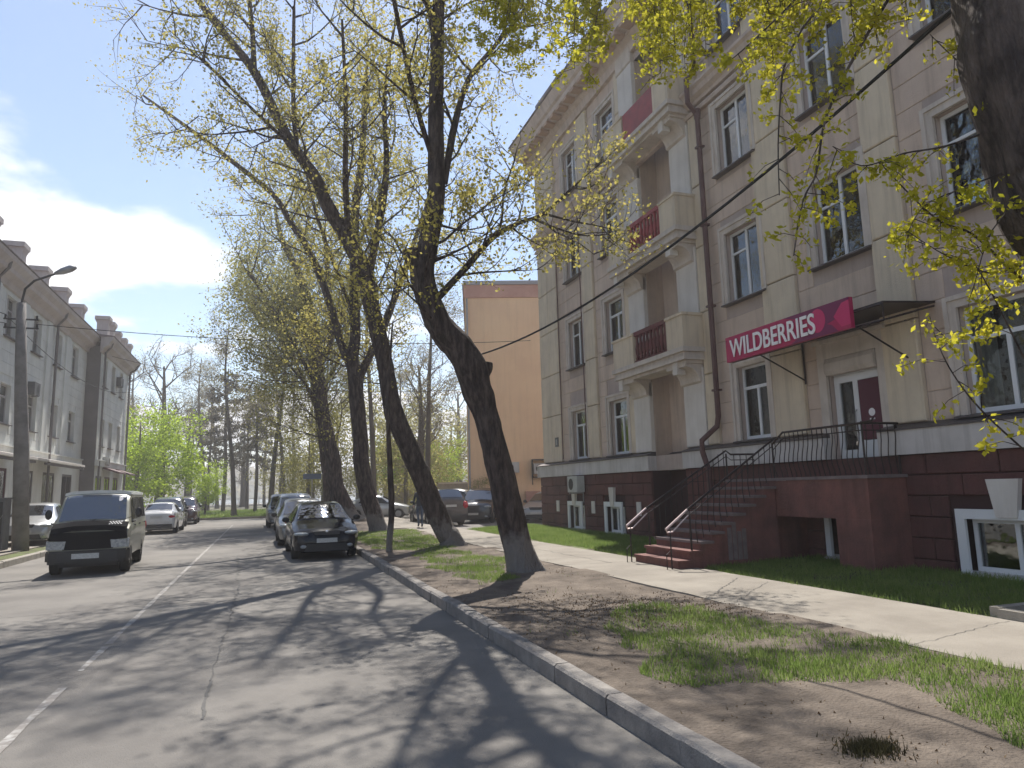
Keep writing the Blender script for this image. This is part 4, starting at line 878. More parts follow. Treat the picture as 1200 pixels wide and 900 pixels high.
def car(name, loc, rz, label, cat, paintm, keys, Wd, wheels, wr, side_glass, shield, rearg, roofm=None, van=False, mirrors=True, group=None, lampz=0.68, hood=None):
    """front looks to -Y in the car's own frame; keys: (y, z_bottom, z_belt, z_top, half width at belt, half width at top edge)"""
    rt = root(name, loc, label, cat, group, rz); rt.location = loc
    K = np.array(keys); L = K[-1, 0]; st = set(K[:, 0].tolist())
    for yw in wheels:
        for q in np.linspace(-1, 1, 9): st.add(float(yw+q*wr*1.17))
    for q in np.linspace(0, L, 26): st.add(float(q))
    st = sorted(s for s in st if 0 <= s <= L); st2 = [st[0]]
    for s in st[1:]:
        if s-st2[-1] > 0.025 or s in K[:, 0]: st2.append(s)
    st = st2; rings = []
    for y in st:
        zb, zl, zt_, wb, wt = [float(np.interp(y, K[:, 0], K[:, i])) for i in range(1, 6)]
        zz_ = zb
        for yw in wheels:
            d = abs(y-yw)
            if d < wr*1.18: zz_ = max(zz_, wr+math.sqrt(max(0, (wr*1.18)**2-d*d)))
        zz_ = min(zz_, zl-0.08); zm = max((zb+zl)/2, zz_+0.03); zm = min(zm, zl-0.02); arch = zz_ > zb+0.02
        ring = [(0, zb), (wb*0.72, zb if not arch else zb+0.05), (wb*(0.94 if not arch else 0.985), zz_ if arch else zb+0.06), (wb*1.0, zm), (wb*0.975, zl), (wt, zt_-0.04-(zt_-zl)*0.02), (wt*0.86, zt_-0.008), (wt*0.45, zt_+0.012), (0, zt_+0.018)]
        rings.append(ring)
    v = []; f = []; n = len(rings[0])
    for y, rg in zip(st, rings):
        for (x, z) in rg: v.append((x, y, z))
        for (x, z) in rg[1:-1][::-1]: v.append((-x, y, z))
    m_ = 2*n-2
    for i in range(len(st)-1):
        for j in range(m_):
            q = (j+1) % m_; f.append((i*m_+j, i*m_+q, (i+1)*m_+q, (i+1)*m_+j))
    f.append(tuple(range(m_-1, -1, -1))); f.append(tuple((len(st)-1)*m_+j for j in range(m_)))
    me = mesh('body', v, f, paintm, smooth=38); bo = bpy.data.objects.new('body', me); col.objects.link(bo); bo.parent = rt; bo.location = (0, -L/2, 0)
    ofs = Vector((0, -L/2, 0))
    def sub(nm, mb, mt, par=rt, smooth=False):
        me_ = mesh(nm, mb.v, mb.f, mt, mb.mi, smooth); o = bpy.data.objects.new(nm, me_); col.objects.link(o); o.parent = par; o.location = ofs if par is rt else (0, 0, 0); return o
    def at(y, j):
        for i in range(len(st)-1):
            if st[i] <= y <= st[i+1]:
                t = (y-st[i])/(st[i+1]-st[i]); a, b_ = rings[i][j], rings[i+1][j]; return Vector((a[0]+(b_[0]-a[0])*t, y, a[1]+(b_[1]-a[1])*t))
        return Vector((rings[-1][j][0], y, rings[-1][j][1]))
    # side glass: panes between belt (4) and roof edge (5)
    for (ya0, ya1, yb0, yb1) in side_glass:      # belt from ya0..ya1, roof edge from yb0..yb1
        for sgn in (1, -1):
            g_ = MB(); nn = 5; rows = []
            for (a, b_, t) in ((ya0, ya1, 0.10), (0.5*(ya0+yb0), 0.5*(ya1+yb1), 0.5), (yb0, yb1, 0.88)):
                rows.append([at(a+(b_-a)*k/nn, 4).lerp(at(a+(b_-a)*k/nn, 5), t)+Vector((0.012, 0, 0.004)) for k in range(nn+1)])
            for r_ in range(2):
                for k in range(nn): g_.quad(*[(p.x*sgn, p.y, p.z) for p in (rows[r_][k], rows[r_][k+1], rows[r_+1][k+1], rows[r_+1][k])])
            sub('side_window', g_, 'car_glass')
    def top_glass(nm, y0, y1):
        g_ = MB(); cols_ = []
        for k in range(7):
            y = y0+(y1-y0)*(0.06+0.86*k/6); a5, a6, a7, a8 = at(y, 5), at(y, 6), at(y, 7), at(y, 8); up = Vector((0, -0.010 if y1 > y0 and nm == 'windscreen' else 0.010, 0.014))
            e = a5.lerp(a6, 0.55); row = [Vector((-e.x, e.y, e.z)), Vector((-a7.x, a7.y, a7.z)), a8, a7, e]; cols_.append([p+up for p in row])
        for k in range(6):
            for j in range(4): g_.quad(cols_[k][j], cols_[k][j+1], cols_[k+1][j+1], cols_[k+1][j])
        sub(nm, g_, 'car_glass', smooth=True)
    top_glass('windscreen', *shield)
    if rearg: top_glass('rear_window', *rearg)
    tm_, rm_ = wheel_meshes(wr, 0.20)
    for yw in wheels:
        for sgn in (1, -1):
            o = bpy.data.objects.new('wheel', tm_); col.objects.link(o); o.parent = rt; o.location = (sgn*(Wd/2-0.115), yw-L/2, wr); o.rotation_euler = (0, 0, 0 if sgn > 0 else math.pi)
            o2 = bpy.data.objects.new('rim', rm_); col.objects.link(o2); o2.parent = o
    # dark underbody and arches
    u = MB(); u.box(-Wd/2+0.22, Wd/2-0.22, 0.25, L-0.2, 0.18, 0.45); sub('underbody', u, 'blackp')
    w0 = float(K[0, 4]); zb0 = float(K[0, 1])
    for sgn in (1, -1):
        if mirrors:
            y_ = shield[0]+0.35*(shield[1]-shield[0]); p = at(y_, 4); b_ = MB(); blob(b_, (sgn*(p.x+0.13), y_, p.z+0.10+(0.16 if van else 0)), (0.10 if not van else 0.075, 0.05, 0.075 if not van else 0.12)); b_.tube([(sgn*(p.x-0.02), y_, p.z+0.02), (sgn*(p.x+0.08), y_, p.z+0.06)], 0.02, 5); sub('mirror', b_, 'blackp', smooth=True)
        # door seams
        dsm = MB()
        for (ya0, ya1, yb0, yb1) in side_glass:
            for yy in (ya0-0.03,):
                a = at(yy, 4); c = at(yy, 3); dsm.quad((sgn*(a.x+.004), yy-.006, a.z), (sgn*(a.x+.004), yy+.006, a.z), (sgn*(c.x+.004), yy+.006, c.z-0.15), (sgn*(c.x+.004), yy-.006, c.z-0.15))
            a = at((ya0+ya1)/2+0.25, 4); dsm.box(sgn*(a.x+0.003), sgn*(a.x+0.03), a.y-0.09, a.y+0.09, a.z-0.10, a.z-0.07)
        if dsm.v: sub('door_handle', dsm, 'blackp')
    rt['_L'] = L
    return rt, sub, at, L, ofs, K
def plain_face(sub, L, w, lampz, grille=True, plate_y=-0.02, front=True, lamp_s=(0.20, 0.17, 0.06), inset=0.16, gz=None, gh=0.12, gw=0.34, bz=(0.22, 0.42)):
    """lamps, grille, plate, intake at the front (y=0 end)"""
    for s in (1, -1):
        b = MB(); blob(b, (s*(w-inset), 0.13, lampz), lamp_s); sub('headlight', b, 'lamp', smooth=True)
        b = MB(); blob(b, (s*(w-0.22), 0.02, bz[0]+0.13), (0.085, 0.05, 0.05)); sub('fog_lamp', b, 'lamp', smooth=True)
    gz = gz or lampz
    b = MB(); b.prism([(-gw, gz+gh/2), (gw, gz+gh/2), (gw*0.8, gz-gh/2), (-gw*0.8, gz-gh/2)], 'y', -0.022, 0.04); gr = sub('grille', b, 'blackp')
    b = MB()
    for i in range(3): b.box(-gw*0.88, gw*0.88, -0.030, -0.023, gz-gh*0.34+i*gh*0.3, gz-gh*0.34+i*gh*0.3+0.012)
    sub('grille_bar', b, 'cab', gr)
    b = MB(); b.prism([(-w*0.62, bz[1]-0.03), (w*0.62, bz[1]-0.03), (w*0.70, bz[0]), (-w*0.70, bz[0])], 'y', -0.014, 0.05); sub('intake', b, 'blackp')
    b = MB(); b.box(-0.26, 0.26, -0.045, -0.03, bz[1]+0.0, bz[1]+0.11); sub('licence_plate', b, 'plate')
def rear_face(sub, L, w, z, tall=False):
    for s in (1, -1):
        b = MB(); blob(b, (s*(w-0.13), L-0.10, z), (0.16, 0.13, 0.085 if not tall else 0.2)); sub('tail_light', b, 'tail', smooth=True)
    b = MB(); b.box(-0.26, 0.26, L+0.012, L+0.026, z-0.06, z+0.05); sub('licence_plate', b, 'plate')
    b = MB(); b.box(-w*0.9, w*0.9, L-0.05, L+0.03, 0.28, 0.46); sub('bumper', b, 'blackp')
PB = paint('paint_black', (0.008, 0.008, 0.013), 0.10, 0.0, 0.0); PB.node_tree.nodes['Principled BSDF'].inputs['Specular IOR Level'].default_value = 0.3; PW = paint('paint_white', (0.66, 0.66, 0.66), 0.25); PS = paint('paint_silver', (0.42, 0.43, 0.44), 0.3, 0.6)
PV = paint('paint_van', (0.34, 0.34, 0.28), 0.4, 0.1, 0.3); PVR = paint('paint_van_roof', (0.66, 0.67, 0.66), 0.3); PD = paint('paint_dark', (0.03, 0.033, 0.04), 0.2); PR = paint('paint_wine', (0.06, 0.015, 0.02), 0.2); PG = paint('paint_grey', (0.16, 0.165, 0.17), 0.3, 0.4)

SEDAN = [(0.0, 0.24, 0.52, 0.56, 0.60, 0.55), (0.06, 0.20, 0.64, 0.70, 0.74, 0.66), (0.25, 0.18, 0.72, 0.78, 0.83, 0.74), (0.7, 0.18, 0.82, 0.90, 0.85, 0.76), (1.10, 0.18, 0.90, 0.99, 0.85, 0.74), (1.9, 0.18, 0.93, 1.40, 0.85, 0.58), (2.4, 0.18, 0.94, 1.46, 0.85, 0.57), (3.0, 0.18, 0.96, 1.44, 0.85, 0.57), (3.75, 0.18, 0.98, 1.10, 0.84, 0.64), (4.2, 0.22, 0.98, 1.05, 0.80, 0.68), (4.33, 0.26, 0.88, 0.93, 0.74, 0.66), (4.36, 0.30, 0.6, 0.64, 0.70, 0.62)]
SG_SEDAN = [(1.28, 2.28, 1.80, 2.24), (2.36, 3.30, 2.32, 3.02)]
SUV = [(0.0, 0.30, 0.60, 0.66, 0.62, 0.56), (0.05, 0.26, 0.80, 0.88, 0.80, 0.70), (0.2, 0.25, 0.90, 0.99, 0.88, 0.78), (1.1, 0.25, 1.00, 1.10, 0.90, 0.78), (1.75, 0.25, 1.04, 1.62, 0.90, 0.66), (2.3, 0.25, 1.06, 1.72, 0.90, 0.65), (3.9, 0.25, 1.08, 1.70, 0.90, 0.64), (4.35, 0.28, 1.10, 1.28, 0.88, 0.72), (4.50, 0.32, 1.0, 1.06, 0.84, 0.74), (4.53, 0.36, 0.60, 0.64, 0.80, 0.7)]
SG_SUV = [(1.32, 2.30, 1.80, 2.26), (2.38, 3.25, 2.36, 3.20), (3.32, 4.00, 3.28, 3.85)]
VAN = [(0.0, 0.36, 0.62, 0.66, 0.70, 0.66), (0.03, 0.32, 0.86, 0.94, 0.79, 0.74), (0.10, 0.30, 1.00, 1.06, 0.81, 0.75), (0.42, 0.30, 1.10, 1.17, 0.82, 0.75), (0.95, 0.30, 1.13, 1.76, 0.82, 0.69), (1.25, 0.30, 1.14, 1.86, 0.82, 0.70), (3.9, 0.30, 1.14, 1.88, 0.82, 0.70), (4.22, 0.32, 1.14, 1.80, 0.81, 0.69), (4.30, 0.36, 1.05, 1.14, 0.79, 0.72), (4.32, 0.4, 0.7, 0.74, 0.76, 0.7)]

# the van driving towards the camera
vx, vy = -3.93, 20.78
rt, sub, at, L, ofs, K = car('minivan', (vx, vy, 0), R(3.4), 'grey green minivan with black bonnet cover driving towards the camera', 'van', PV, VAN, 1.64, (0.62, 3.25), 0.30, [(0.62, 1.42, 1.05, 1.42), (1.52, 2.75, 1.52, 2.75), (2.85, 4.0, 2.85, 3.92)], (0.42, 1.08), (4.28, 4.0), van=True)
b = MB(); rows = []
for y in (0.035, 0.10, 0.26, 0.41): rows.append([Vector((sx*at(y, j).x*1.02, y-0.03, at(y, j).z+0.035)) for sx, j in ((-1, 5), (-1, 7), (1, 8), (1, 7), (1, 5))])
for r_ in range(3):
    for j in range(4): b.quad(rows[r_][j], rows[r_][j+1], rows[r_+1][j+1], rows[r_+1][j])
b.prism([(-0.76, 0.97), (0.76, 0.97), (0.78, 0.80), (0.52, 0.78), (0.50, 0.58), (-0.50, 0.58), (-0.52, 0.78), (-0.78, 0.80)], 'y', -0.02, 0.08)
bc = sub('bonnet_cover', b, 'vinyl')
b = MB()
for i in range(22):
    for j in range(3):
        x = -0.02+i*0.030; y = 0.12+j*0.07; z = float(np.interp(y, [0.1, 0.42], [1.115, 1.225]))
        if (i+j) % 2: b.quad((x, y, z), (x+0.028, y, z), (x+0.028, y+0.06, z+0.018), (x, y+0.06, z+0.018))
sub('chequer_strip', b, 'steel', bc)
for s in (1, -1):
    b = MB(); b.prism([(s*0.44, 0.78), (s*0.76, 0.78), (s*0.79, 0.60), (s*0.47, 0.60)], 'y', -0.03, 0.03); b.prism([(s*0.765, 0.79), (s*0.82, 0.80), (s*0.82, 0.60), (s*0.79, 0.60)], 'y', -0.01, 0.14); sub('headlight', b, 'lamp')
b = MB(); bo_ = [(-.80,.30),(-.845,.26),(-.84,.08),(-.76,-.02),(-.6,-.07),(-.3,-.10),(.3,-.10),(.6,-.07),(.76,-.02),(.84,.08),(.845,.26),(.80,.30)]; b.prism(bo_, 'z', 0.34, 0.53); b.prism([(x*.985, y+.02) for x, y in bo_], 'z', 0.531, 0.565); b.prism([(x*.96, y+.05) for x, y in bo_], 'z', 0.27, 0.339); sub('bumper', b, 'blackp')
b = MB()
for s in (1, -1): b.prism([(s*.42, .33), (s*.62, .33), (s*.62, .29), (s*.42, .29)], 'y', -.075, -.02)
sub('air_slot', b, 'blackp')
b = MB(); b.box(-0.30, 0.24, -0.125, -0.108, 0.385, 0.50); sub('licence_plate', b, 'plate')
b = MB(); b.prism([(-0.715, 1.80), (-0.70, 1.86), (-0.55, 1.905), (0, 1.925), (0.55, 1.905), (0.70, 1.86), (0.715, 1.80)], 'y', 1.16, 4.1); sub('roof_panel', b, PVR)
b = MB()
for x in (-0.35, 0.3): b.tube([(x, 0.40, 1.185), (x+0.35, 0.44, 1.22), (x+0.5, 0.50, 1.27)], 0.008, 4)
sub('wiper', b, 'blackp')
b = MB(); b.poly([(0.5+0.065*math.cos(i*math.pi/6), 0.93-0.0, 1.705+0.055*math.sin(i*math.pi/6)) for i in range(12)])
b.v = [(x, y-0.045-(1.705-z)*0.9+0.0, z) for x, y, z in b.v]; sub('windscreen_sticker', b, 'white')
rear_face(sub, L, 0.80, 0.95, True)

# black hatchback facing the camera by the kerb
rt, sub, at, L, ofs, K = car('parked_sedan', (1.47, 21.30, 0), R(1.5), 'black parked sedan facing the camera, nearest at the kerb, with plum bumper', 'car', PB, SEDAN, 1.70, (0.82, 3.42), 0.31, SG_SEDAN, (1.10, 1.88), (3.74, 3.05))
plain_face(sub, L, 0.80, 0.665, gz=0.68, gh=0.10, gw=0.36, bz=(0.22, 0.44), inset=0.17, lamp_s=(0.21, 0.19, 0.055)); rear_face(sub, L, 0.8, 0.82)
b = MB(); blob(b, (0, -0.045, 0.72), (0.045, 0.015, 0.035)); sub('emblem', b, 'chrome')
# second dark car
rt, sub, at, L, ofs, K = car('parked_sedan', (1.24, 26.6, 0), R(0.5), 'taller dark grey parked car directly behind the black sedan', 'car', PG, [(k[0], k[1], k[2], k[3]*1.05 if k[3] > 1 else k[3], k[4], k[5]) for k in SEDAN], 1.72, (0.82, 3.42), 0.31, SG_SEDAN, (1.10, 1.88), (3.74, 3.05))
plain_face(sub, L, 0.80, 0.68)
# white suv
rt, sub, at, L, ofs, K = car('parked_suv', (1.30, 34.8, 0), R(1.0), 'white parked off-roader with dark windscreen on the kerb side', 'car', PW, SUV, 1.80, (0.85, 3.55), 0.36, SG_SUV, (1.10, 1.74), (4.33, 3.92))
plain_face(sub, L, 0.85, 0.80, gz=0.78, gh=0.16, gw=0.42, bz=(0.30, 0.52))
rt, sub, at, L, ofs, K = car('parked_suv', (0.95, 40.6, 0), R(1.0), 'grey parked car with wine red roof edge, farthest on the kerb side', 'car', PG, SUV, 1.80, (0.85, 3.55), 0.36, SG_SUV, (1.10, 1.74), (4.33, 3.92))
plain_face(sub, L, 0.85, 0.80)
# far side, facing away
rt, sub, at, L, ofs, K = car('parked_sedan', (-4.85, 39.4, 0), R(180), 'white parked sedan seen from behind, past the minivan', 'car', PW, SEDAN, 1.72, (0.82, 3.42), 0.31, SG_SEDAN, (1.10, 1.88), (3.74, 3.05))
# (turned round: its rear is what the street shows)
rear_face(sub, L, 0.76, 0.80); plain_face(sub, L, 0.80, 0.68)
rt, sub, at, L, ofs, K = car('parked_suv', (-5.2, 44.6, 0), R(2), 'dark parked off-roader facing the camera behind the white sedan', 'car', PD, SUV, 1.80, (0.85, 3.55), 0.36, SG_SUV, (1.10, 1.74), (4.33, 3.92))
plain_face(sub, L, 0.85, 0.82, gz=0.80, gh=0.16, gw=0.42)
rt, sub, at, L, ofs, K = car('parked_suv', (-5.0, 50.6, 0), R(2), 'dark wine parked car, last one on the far side of the street', 'car', PR, SUV, 1.80, (0.85, 3.55), 0.36, SG_SUV, (1.10, 1.74), (4.33, 3.92))
plain_face(sub, L, 0.85, 0.82)
rt, sub, at, L, ofs, K = car('parked_sedan', (-8.1, 31.2, 0.16), R(4), 'pale parked car behind the minivan beside the lamp post', 'car', PS, SEDAN, 1.72, (0.82, 3.42), 0.31, SG_SEDAN, (1.10, 1.88), (3.74, 3.05))
plain_face(sub, L, 0.80, 0.68)
# yard
rt, sub, at, L, ofs, K = car('parked_suv', (7.95, 34.2, 0.02), R(184), 'dark off-roader seen from behind past the second leaning trunk', 'car', PD, SUV, 1.80, (0.85, 3.55), 0.36, SG_SUV, (1.10, 1.74), (4.33, 3.92))
rear_face(sub, L, 0.84, 0.95, True)
rt, sub, at, L, ofs, K = car('parked_suv', (12.3, 46.0, 0.02), R(60), 'silver parked car in the yard left of the orange building', 'car', PS, SUV, 1.80, (0.85, 3.55), 0.36, SG_SUV, (1.10, 1.74), (4.33, 3.92)); plain_face(sub, L, 0.85, 0.82)
rt, sub, at, L, ofs, K = car('parked_suv', (10.7, 35.6, 0.02), R(-28), 'dark parked car reflecting branches before the orange wall', 'car', PD, SUV, 1.80, (0.85, 3.55), 0.36, SG_SUV, (1.10, 1.74), (4.33, 3.92)); plain_face(sub, L, 0.85, 0.82)
rt, sub, at, L, ofs, K = car('parked_sedan', (13.6, 33.6, 0.02), R(-38), 'silver parked car half hidden by the apartment block corner', 'car', PS, SEDAN, 1.72, (0.82, 3.42), 0.31, SG_SEDAN, (1.10, 1.88), (3.74, 3.05)); plain_face(sub, L, 0.80, 0.68)
rt, sub, at, L, ofs, K = car('parked_sedan', (6.7, 45.2, 0.02), R(75), 'pale grey car in the yard between the thin sapling and leaning trunk', 'car', PS, SEDAN, 1.72, (0.82, 3.42), 0.31, SG_SEDAN, (1.10, 1.88), (3.74, 3.05)); plain_face(sub, L, 0.80, 0.68)

# ================================================================ person walking on the pavement
def person(loc, rz):
    rt = root('person', loc, 'person in dark jacket and jeans walking behind the second leaning tree', 'person', None, rz)
    J = {'pelvis': (0,0,.95,.135), 'waist': (0,0,1.10,.125), 'chest': (0,.0,1.33,.155), 'neck0': (0,0,1.48,.075), 'neck': (0,-.01,1.54,.055), 'head0': (0,-.02,1.62,.085), 'head': (0,-.02,1.70,.092),
         'shL': (.18,0,1.43,.065), 'elL': (.25,.06,1.15,.048), 'wrL': (.24,-.05,.92,.035), 'haL': (.235,-.09,.85,.038),
         'shR': (-.18,0,1.43,.065), 'elR': (-.25,-.02,1.15,.048), 'wrR': (-.24,-.16,.95,.035), 'haR': (-.235,-.21,.89,.038),
         'hiL': (.09,0,.90,.095), 'knL': (.10,-.16,.52,.062), 'anL': (.10,-.08,.12,.046), 'toL': (.11,-.24,.05,.042),
         'hiR': (-.09,0,.90,.095), 'knR': (-.10,.06,.50,.062), 'anR': (-.10,.30,.14,.046), 'toR': (-.11,.18,.04,.042)}
    E_ = [('pelvis','waist'),('waist','chest'),('chest','neck0'),('neck0','neck'),('neck','head0'),('head0','head'),('chest','shL'),('shL','elL'),('elL','wrL'),('wrL','haL'),('chest','shR'),('shR','elR'),('elR','wrR'),('wrR','haR'),('pelvis','hiL'),('hiL','knL'),('knL','anL'),('anL','toL'),('pelvis','hiR'),('hiR','knR'),('knR','anR'),('anR','toR')]
    for s, h in ((1, 'haL'), (-1, 'haR')):
        hx, hy, hz_, _ = J[h]
        for i in range(4):
            J[h+'f%d' % i] = (hx+s*0.004, hy-0.035+i*0.019, hz_-0.045, .010); J[h+'g%d' % i] = (hx-s*0.012, hy-0.045+i*0.019, hz_-0.085+abs(i-1.5)*0.006, .008); E_ += [(h, h+'f%d' % i), (h+'f%d' % i, h+'g%d' % i)]
        J[h+'t'] = (hx-s*0.02, hy-0.055, hz_-0.005, .011); J[h+'u'] = (hx-s*0.03, hy-0.07, hz_-0.035, .009); E_ += [(h, h+'t'), (h+'t', h+'u')]
    ks = list(J); me = bpy.data.meshes.new('body'); me.from_pydata([J[k][:3] for k in ks], [(ks.index(a), ks.index(b)) for a, b in E_], []); me.update()
    o = bpy.data.objects.new('body', me); col.objects.link(o); sk = o.modifiers.new('s', 'SKIN')
    for i, k in enumerate(ks): me.skin_vertices[0].data[i].radius = (J[k][3], J[k][3]); me.skin_vertices[0].data[i].use_root = (i == 0)
    o.modifiers.new('u', 'SUBSURF').levels = 1; bpy.context.view_layer.update(); dg = bpy.context.evaluated_depsgraph_get()
    m2 = bpy.data.meshes.new_from_object(o.evaluated_get(dg)); bpy.data.objects.remove(o)
    for m_ in ('jacket', 'jeans', 'skin', 'blackp'): m2.materials.append(M[m_])
    for p in m2.polygons:
        c = p.center; hand = abs(c.x) > 0.19 and c.z < 0.93 and c.z > 0.6
        p.material_index = 3 if c.z < 0.12 else (2 if (c.z > 1.52 or hand) else (1 if c.z < 0.93 and abs(c.x) < 0.19 else 0)); p.use_smooth = True
    o = bpy.data.objects.new('body', m2); col.objects.link(o); o.parent = rt
    h = MB(); blob(h, (0, 0.0, 1.72), (0.098, 0.108, 0.10)); hm = mesh('hair', h.v, h.f, 'hair', smooth=True); ho = bpy.data.objects.new('hair', hm); col.objects.link(ho); ho.parent = rt
    n = MB(); blob(n, (0, -0.115, 1.66), (0.014, 0.02, 0.022)); blob(n, (0.092, 0, 1.66), (0.012, 0.025, 0.035)); blob(n, (-0.092, 0, 1.66), (0.012, 0.025, 0.035)); nm = mesh('face', n.v, n.f, 'skin', smooth=True); no = bpy.data.objects.new('face', nm); col.objects.link(no); no.parent = rt
    return rt
person((6.22, 29.9, 0.155), R(-20))
# ================================================================ trees
def spline(pts, k=4):
    P = [Vector(p[:3]) for p in pts]; Rr = [p[3] for p in pts]; o = []; r_ = []
    for i in range(len(P)-1):
        p0 = P[max(i-1, 0)]; p1 = P[i]; p2 = P[i+1]; p3 = P[min(i+2, len(P)-1)]
        for j in range(k):
            t = j/k; o.append(0.5*((2*p1)+(p2-p0)*t+(2*p0-5*p1+4*p2-p3)*t*t+(3*p1-p0-3*p2+p3)*t**3)); r_.append(Rr[i]+(Rr[i+1]-Rr[i])*t)
    o.append(P[-1]); r_.append(Rr[-1]); return o, r_
def bark_tube(mb, pts, rad, sides=14, rough=0.10):
    k = len(mb.v); n = len(pts); up = None
    for i in range(n):
        d = (pts[min(i+1, n-1)]-pts[max(i-1, 0)]).normalized()
        if up is None: up = d.orthogonal().normalized()
        a = up-d*up.dot(d); a.normalize(); up = a; b = d.cross(a); lobe = 0.34*math.exp(-max(0, pts[i].z)/0.2) if rad[i] > 0.2 and i < 8 else 0
        for q in range(sides):
            t = 2*math.pi*q/sides; e = a*math.cos(t)+b*math.sin(t)
            rr = rad[i]*(1+lobe*abs(math.sin(2.5*t+pts[0].x)))*(1+rough*noise.noise(Vector((e.x*2.2, e.y*2.2, pts[i].z*1.6+pts[i].x)))+rough*0.8*noise.noise(Vector((e.x*6, e.y*6, pts[i].z*3))))
            mb.v.append(tuple(pts[i]+e*rr))
    for i in range(n-1):
        for q in range(sides):
            r_ = (q+1) % sides; mb.f.append((k+i*sides+q, k+i*sides+r_, k+(i+1)*sides+r_, k+(i+1)*sides+q)); mb.mi.append(0)
    mb.f.append(tuple(k+(n-1)*sides+q for q in range(sides))); mb.mi.append(0)
def leaves_mesh(name, C_, size, mt, spread, elong=1.5, droop=0.0):
    C_ = np.array(C_); n = len(C_); c = C_+np.random.normal(0, spread, (n, 3)); s = size*(0.55+0.9*np.random.rand(n, 1))
    a = np.random.normal(0, 1, (n, 3)); a[:, 2] -= droop; a /= np.linalg.norm(a, axis=1, keepdims=True); b = np.random.normal(0, 1, (n, 3)); b -= a*(a*b).sum(1, keepdims=True); b /= np.linalg.norm(b, axis=1, keepdims=True)
    v = np.stack([c-a*s*elong*0.5, c+b*s*0.5, c+a*s*elong*0.5, c-b*s*0.5], 1).reshape(-1, 3)
    me = bpy.data.meshes.new(name); me.vertices.add(4*n); me.vertices.foreach_set('co', v.ravel().astype(np.float32)); me.loops.add(4*n); me.loops.foreach_set('vertex_index', np.arange(4*n, dtype=np.int32))
    me.polygons.add(n); me.polygons.foreach_set('loop_start', np.arange(0, 4*n, 4, dtype=np.int32)); me.polygons.foreach_set('loop_total', np.full(n, 4, dtype=np.int32)); me.update(); me.materials.append(M[mt]); return me
def grow(mb, tips, p, d, L, r, lev, rng, up=0.10, nseg=4, kids=4, droop=0.0, wob=0.22, ratio=0.55):
    pts = [p]; q = p.copy(); dd = d.copy()
    for i in range(nseg):
        dd = (dd+Vector((rng.uniform(-wob, wob), rng.uniform(-wob, wob), rng.uniform(-wob, wob)*0.7+up-droop*(i/nseg)))).normalized(); q = q+dd*(L/nseg); pts.append(q.copy())
    mb.tube(pts, [max(0.0022, r*(1-0.8*i/nseg)) for i in range(nseg+1)], 5 if r > 0.02 else 3, cap=False)
    if lev == 0:
        for i in range(1, len(pts)):
            tips.append(pts[i]); tips.append(pts[i].lerp(pts[i-1], 0.5))
        return
    for k in range(kids):
        t = 0.25+0.75*(k+rng.random())/kids; x = t*nseg; i = min(int(x), nseg-1); b = pts[i].lerp(pts[i+1], x-i); ax = (pts[i+1]-pts[i]).normalized()
        s = ax.orthogonal().normalized(); s.rotate(__import__('mathutils').Quaternion(ax, rng.random()*6.283)); nd = (ax*rng.uniform(0.5, 0.9)+s*rng.uniform(0.6, 1.0)).normalized()
        grow(mb, tips, b, nd, L*ratio*rng.uniform(0.75, 1.2), r*0.5, lev-1, rng, up, max(3, nseg-1), kids, droop, wob, ratio)
def tree(label, trunk, limbs, spawn, leafm, nleaf, lsize, seed, group=None, barkm='bark', spread=0.10, kids=4, lev=2, up=0.10, droop=0.05, name='poplar_tree', cat='tree', elong=1.5, rough=0.16, flare=True, trunk_from=0.35):
    """trunk and limbs: lists of (x, y, z, radius); spawn: (n on trunk, n per limb, length)"""
    rng = random.Random(seed); base = trunk[0]; rt = root(name, (base[0], base[1], max(0, base[2])), label, cat, group)
    p, r_ = spline(trunk, 5); b = MB()
    if flare: r_ = [v*(1+0.28*math.exp(-max(0, q.z)/0.22)) for v, q in zip(r_, p)]
    bark_tube(b, p, r_, 20, rough); put('trunk', b, barkm, rt, smooth=True)
    tw = MB(); tips = []
    def sp(pts, n, L, t0):
        for k in range(n):
            t = t0+(1-t0)*(k+rng.random())/n; x = t*(len(pts)-1); i = min(int(x), len(pts)-2); q = pts[i].lerp(pts[i+1], x-i); ax = (pts[i+1]-pts[i]).normalized()
            s = ax.orthogonal().normalized(); s.rotate(__import__('mathutils').Quaternion(ax, rng.random()*6.283)); nd = (ax*rng.uniform(0.3, 0.9)+s).normalized()
            l_ = L*rng.uniform(0.6, 1.15); grow(tw, tips, q, nd, l_, 0.012*l_+0.008, lev, rng, up, 5, kids, droop)
    sp(p, spawn[0], spawn[2], trunk_from)
    for lm in limbs:
        lp_, lr = spline(lm, 4); b = MB(); bark_tube(b, lp_, lr, 9, rough*0.8); put('limb', b, barkm, rt, smooth=True); sp(lp_, spawn[1], spawn[2]*0.85, 0.15)
    put('twigs', tw, barkm, rt)
    rt['ntips'] = len(tips)
    sel = [tips[rng.randrange(len(tips))] for _ in range(nleaf)]
    me = leaves_mesh('crown', [tuple(s) for s in sel], lsize, leafm, spread, elong, droop*3); o = link('crown', me, (0, 0, 0), rt); stuff(o)
    return rt
